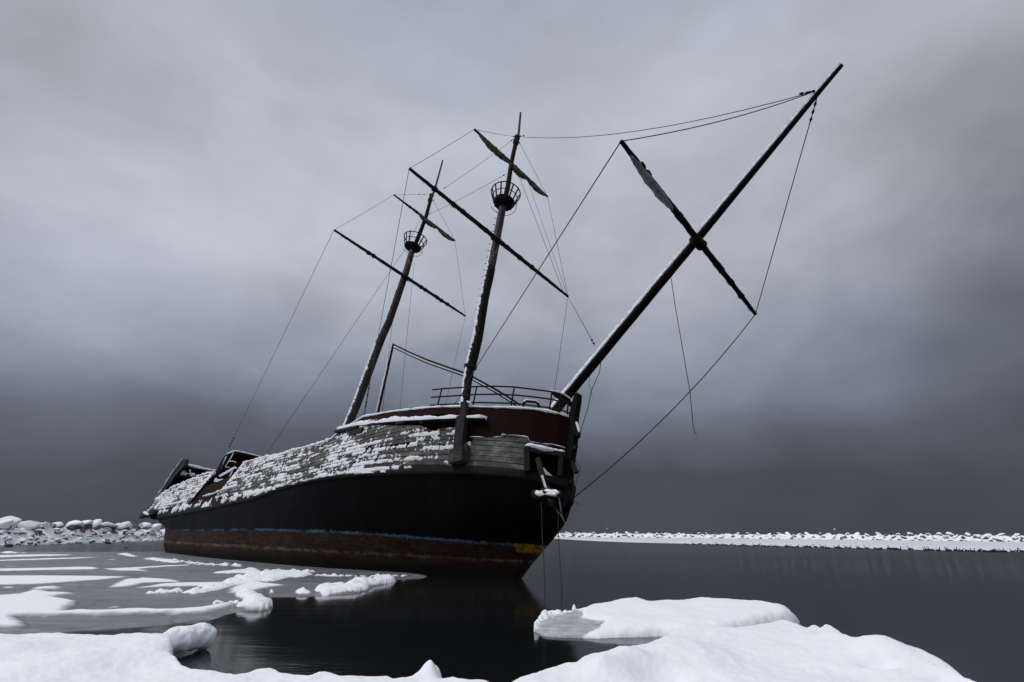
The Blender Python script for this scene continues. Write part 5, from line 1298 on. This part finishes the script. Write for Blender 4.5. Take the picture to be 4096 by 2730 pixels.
mb = MB(); box_between(mb, su((708, 1905), -41.6), su((775, 1918), -41.6), .22, .24); mb.build('cross_beam', RED, stern)
mb = MB(); box_between(mb, Lc(onv((565, 2068), 4.8)), Lc(onv((625, 2050), 4.7)), .3, .3); mb.build('quarter_timber', TIMBER, stern)
mb = MB(); snowrope(mb, [Lc(onv(p, 4.85)) for p in [(578, 2052), (586, 2056), (596, 2060)]], .12, 7, .5, 66, .1)
snowrope(mb, [Lc(onv(p, 4.75)) for p in [(592, 2050), (612, 2030), (626, 2008), (634, 1995)]], .15, 7, .8, 67, .15); mb.build('quarter_snow', SNOW, stern, smooth=True)
mb = MB(); snowrope(mb, [Lc(onsurf(p, lambda u, w_: b4(u) + .16)) for p in [(812, 1986), (850, 1976), (885, 1962), (925, 1950), (950, 1944)]], .07, 7, .5, 81, .12); mb.build('gap_snow', SNOW, stern, smooth=True)

cabin = empty('deck_cabin'); cabin.parent = ship
UC = -31.0
cu = lambda px, u=UC: Lc(onu(px, u))
uplate('back_wall', [(912, 1815), (940, 1806), (1052, 1832), (1030, 1900), (940, 1900), (880, 1890)], SHADE_BLACK, UC - .5, .1, cabin)  # wall coloured black to paint the shade inside the cabin
mb = MB(); box_between(mb, cu((935, 1809)), cu((1056, 1836)), .5, .12); mb.build('roof', RED, cabin)
mb = MB(); snowrope(mb, [cu(p) for p in [(905, 1820), (915, 1812), (938, 1806), (960, 1808), (1000, 1818), (1052, 1831)]], .075, 7, .35, 71, .15); mb.build('roof_snow', SNOW, cabin, smooth=True)
for a, b, w_ in [((906, 1822), (866, 1892), .22), ((914, 1818), (880, 1890), .12), ((934, 1812), (912, 1850), .08)]:
    mb = MB(); box_between(mb, cu(a, UC + .1), cu(b, UC + .1), w_, w_); mb.build('leg', TIMBER, cabin)
mb = MB(); snowrope(mb, [cu((934, 1813), UC + .2), cu((912, 1852), UC + .2)], .03, 6, .6, 72, .1); snowrope(mb, [cu((905, 1826), UC + .2), cu((884, 1872), UC + .2)], .035, 6, .8, 73, .1); mb.build('leg_snow', SNOW, cabin)
uplate('window_panel', [(911, 1844), (970, 1850), (975, 1880), (950, 1880), (900, 1872)], RED, UC + .15, .08, cabin)
mb = MB(); snowrope(mb, [cu(p, UC + .22) for p in [(913, 1845), (930, 1846), (945, 1850)]], .05, 6, .4, 74, .1); snowrope(mb, [cu(p, UC + .22) for p in [(913, 1848), (901, 1868), (925, 1873)]], .03, 6, .4, 75, .1); mb.build('panel_snow', SNOW, cabin)
# red deck frames showing through the gap in the planks
UG_ = -28.5
uplate('lower_panel', [(868, 1896), (900, 1872), (965, 1868), (975, 1920), (905, 1965), (845, 1975)], RED, UG_ - .6, .1, cabin)
mb = MB(); box_between(mb, cu((880, 1906), UG_), cu((940, 1872), UG_), .22, .16); box_between(mb, cu((940, 1874), UG_), cu((906, 1946), UG_), .22, .16); mb.build('frame', RED, cabin)
mb = MB(); snowrope(mb, [cu(p, UG_ + .1) for p in [(877, 1906), (908, 1889), (938, 1871), (946, 1873)]], .075, 7, .3, 76, .1); snowrope(mb, [cu(p, UG_ + .12) for p in [(930, 1884), (918, 1906), (904, 1936)]], .03, 6, .5, 77, .1)
for a, b, r_ in [((860, 1920), (900, 1935), .14), ((880, 1925), (905, 1925), .10)]: snowrope(mb, [cu(a, UG_ - .2), cu(b, UG_ - .2)], r_, 8, .8, 78, .1)
mb.build('frame_snow', SNOW, cabin, smooth=True)
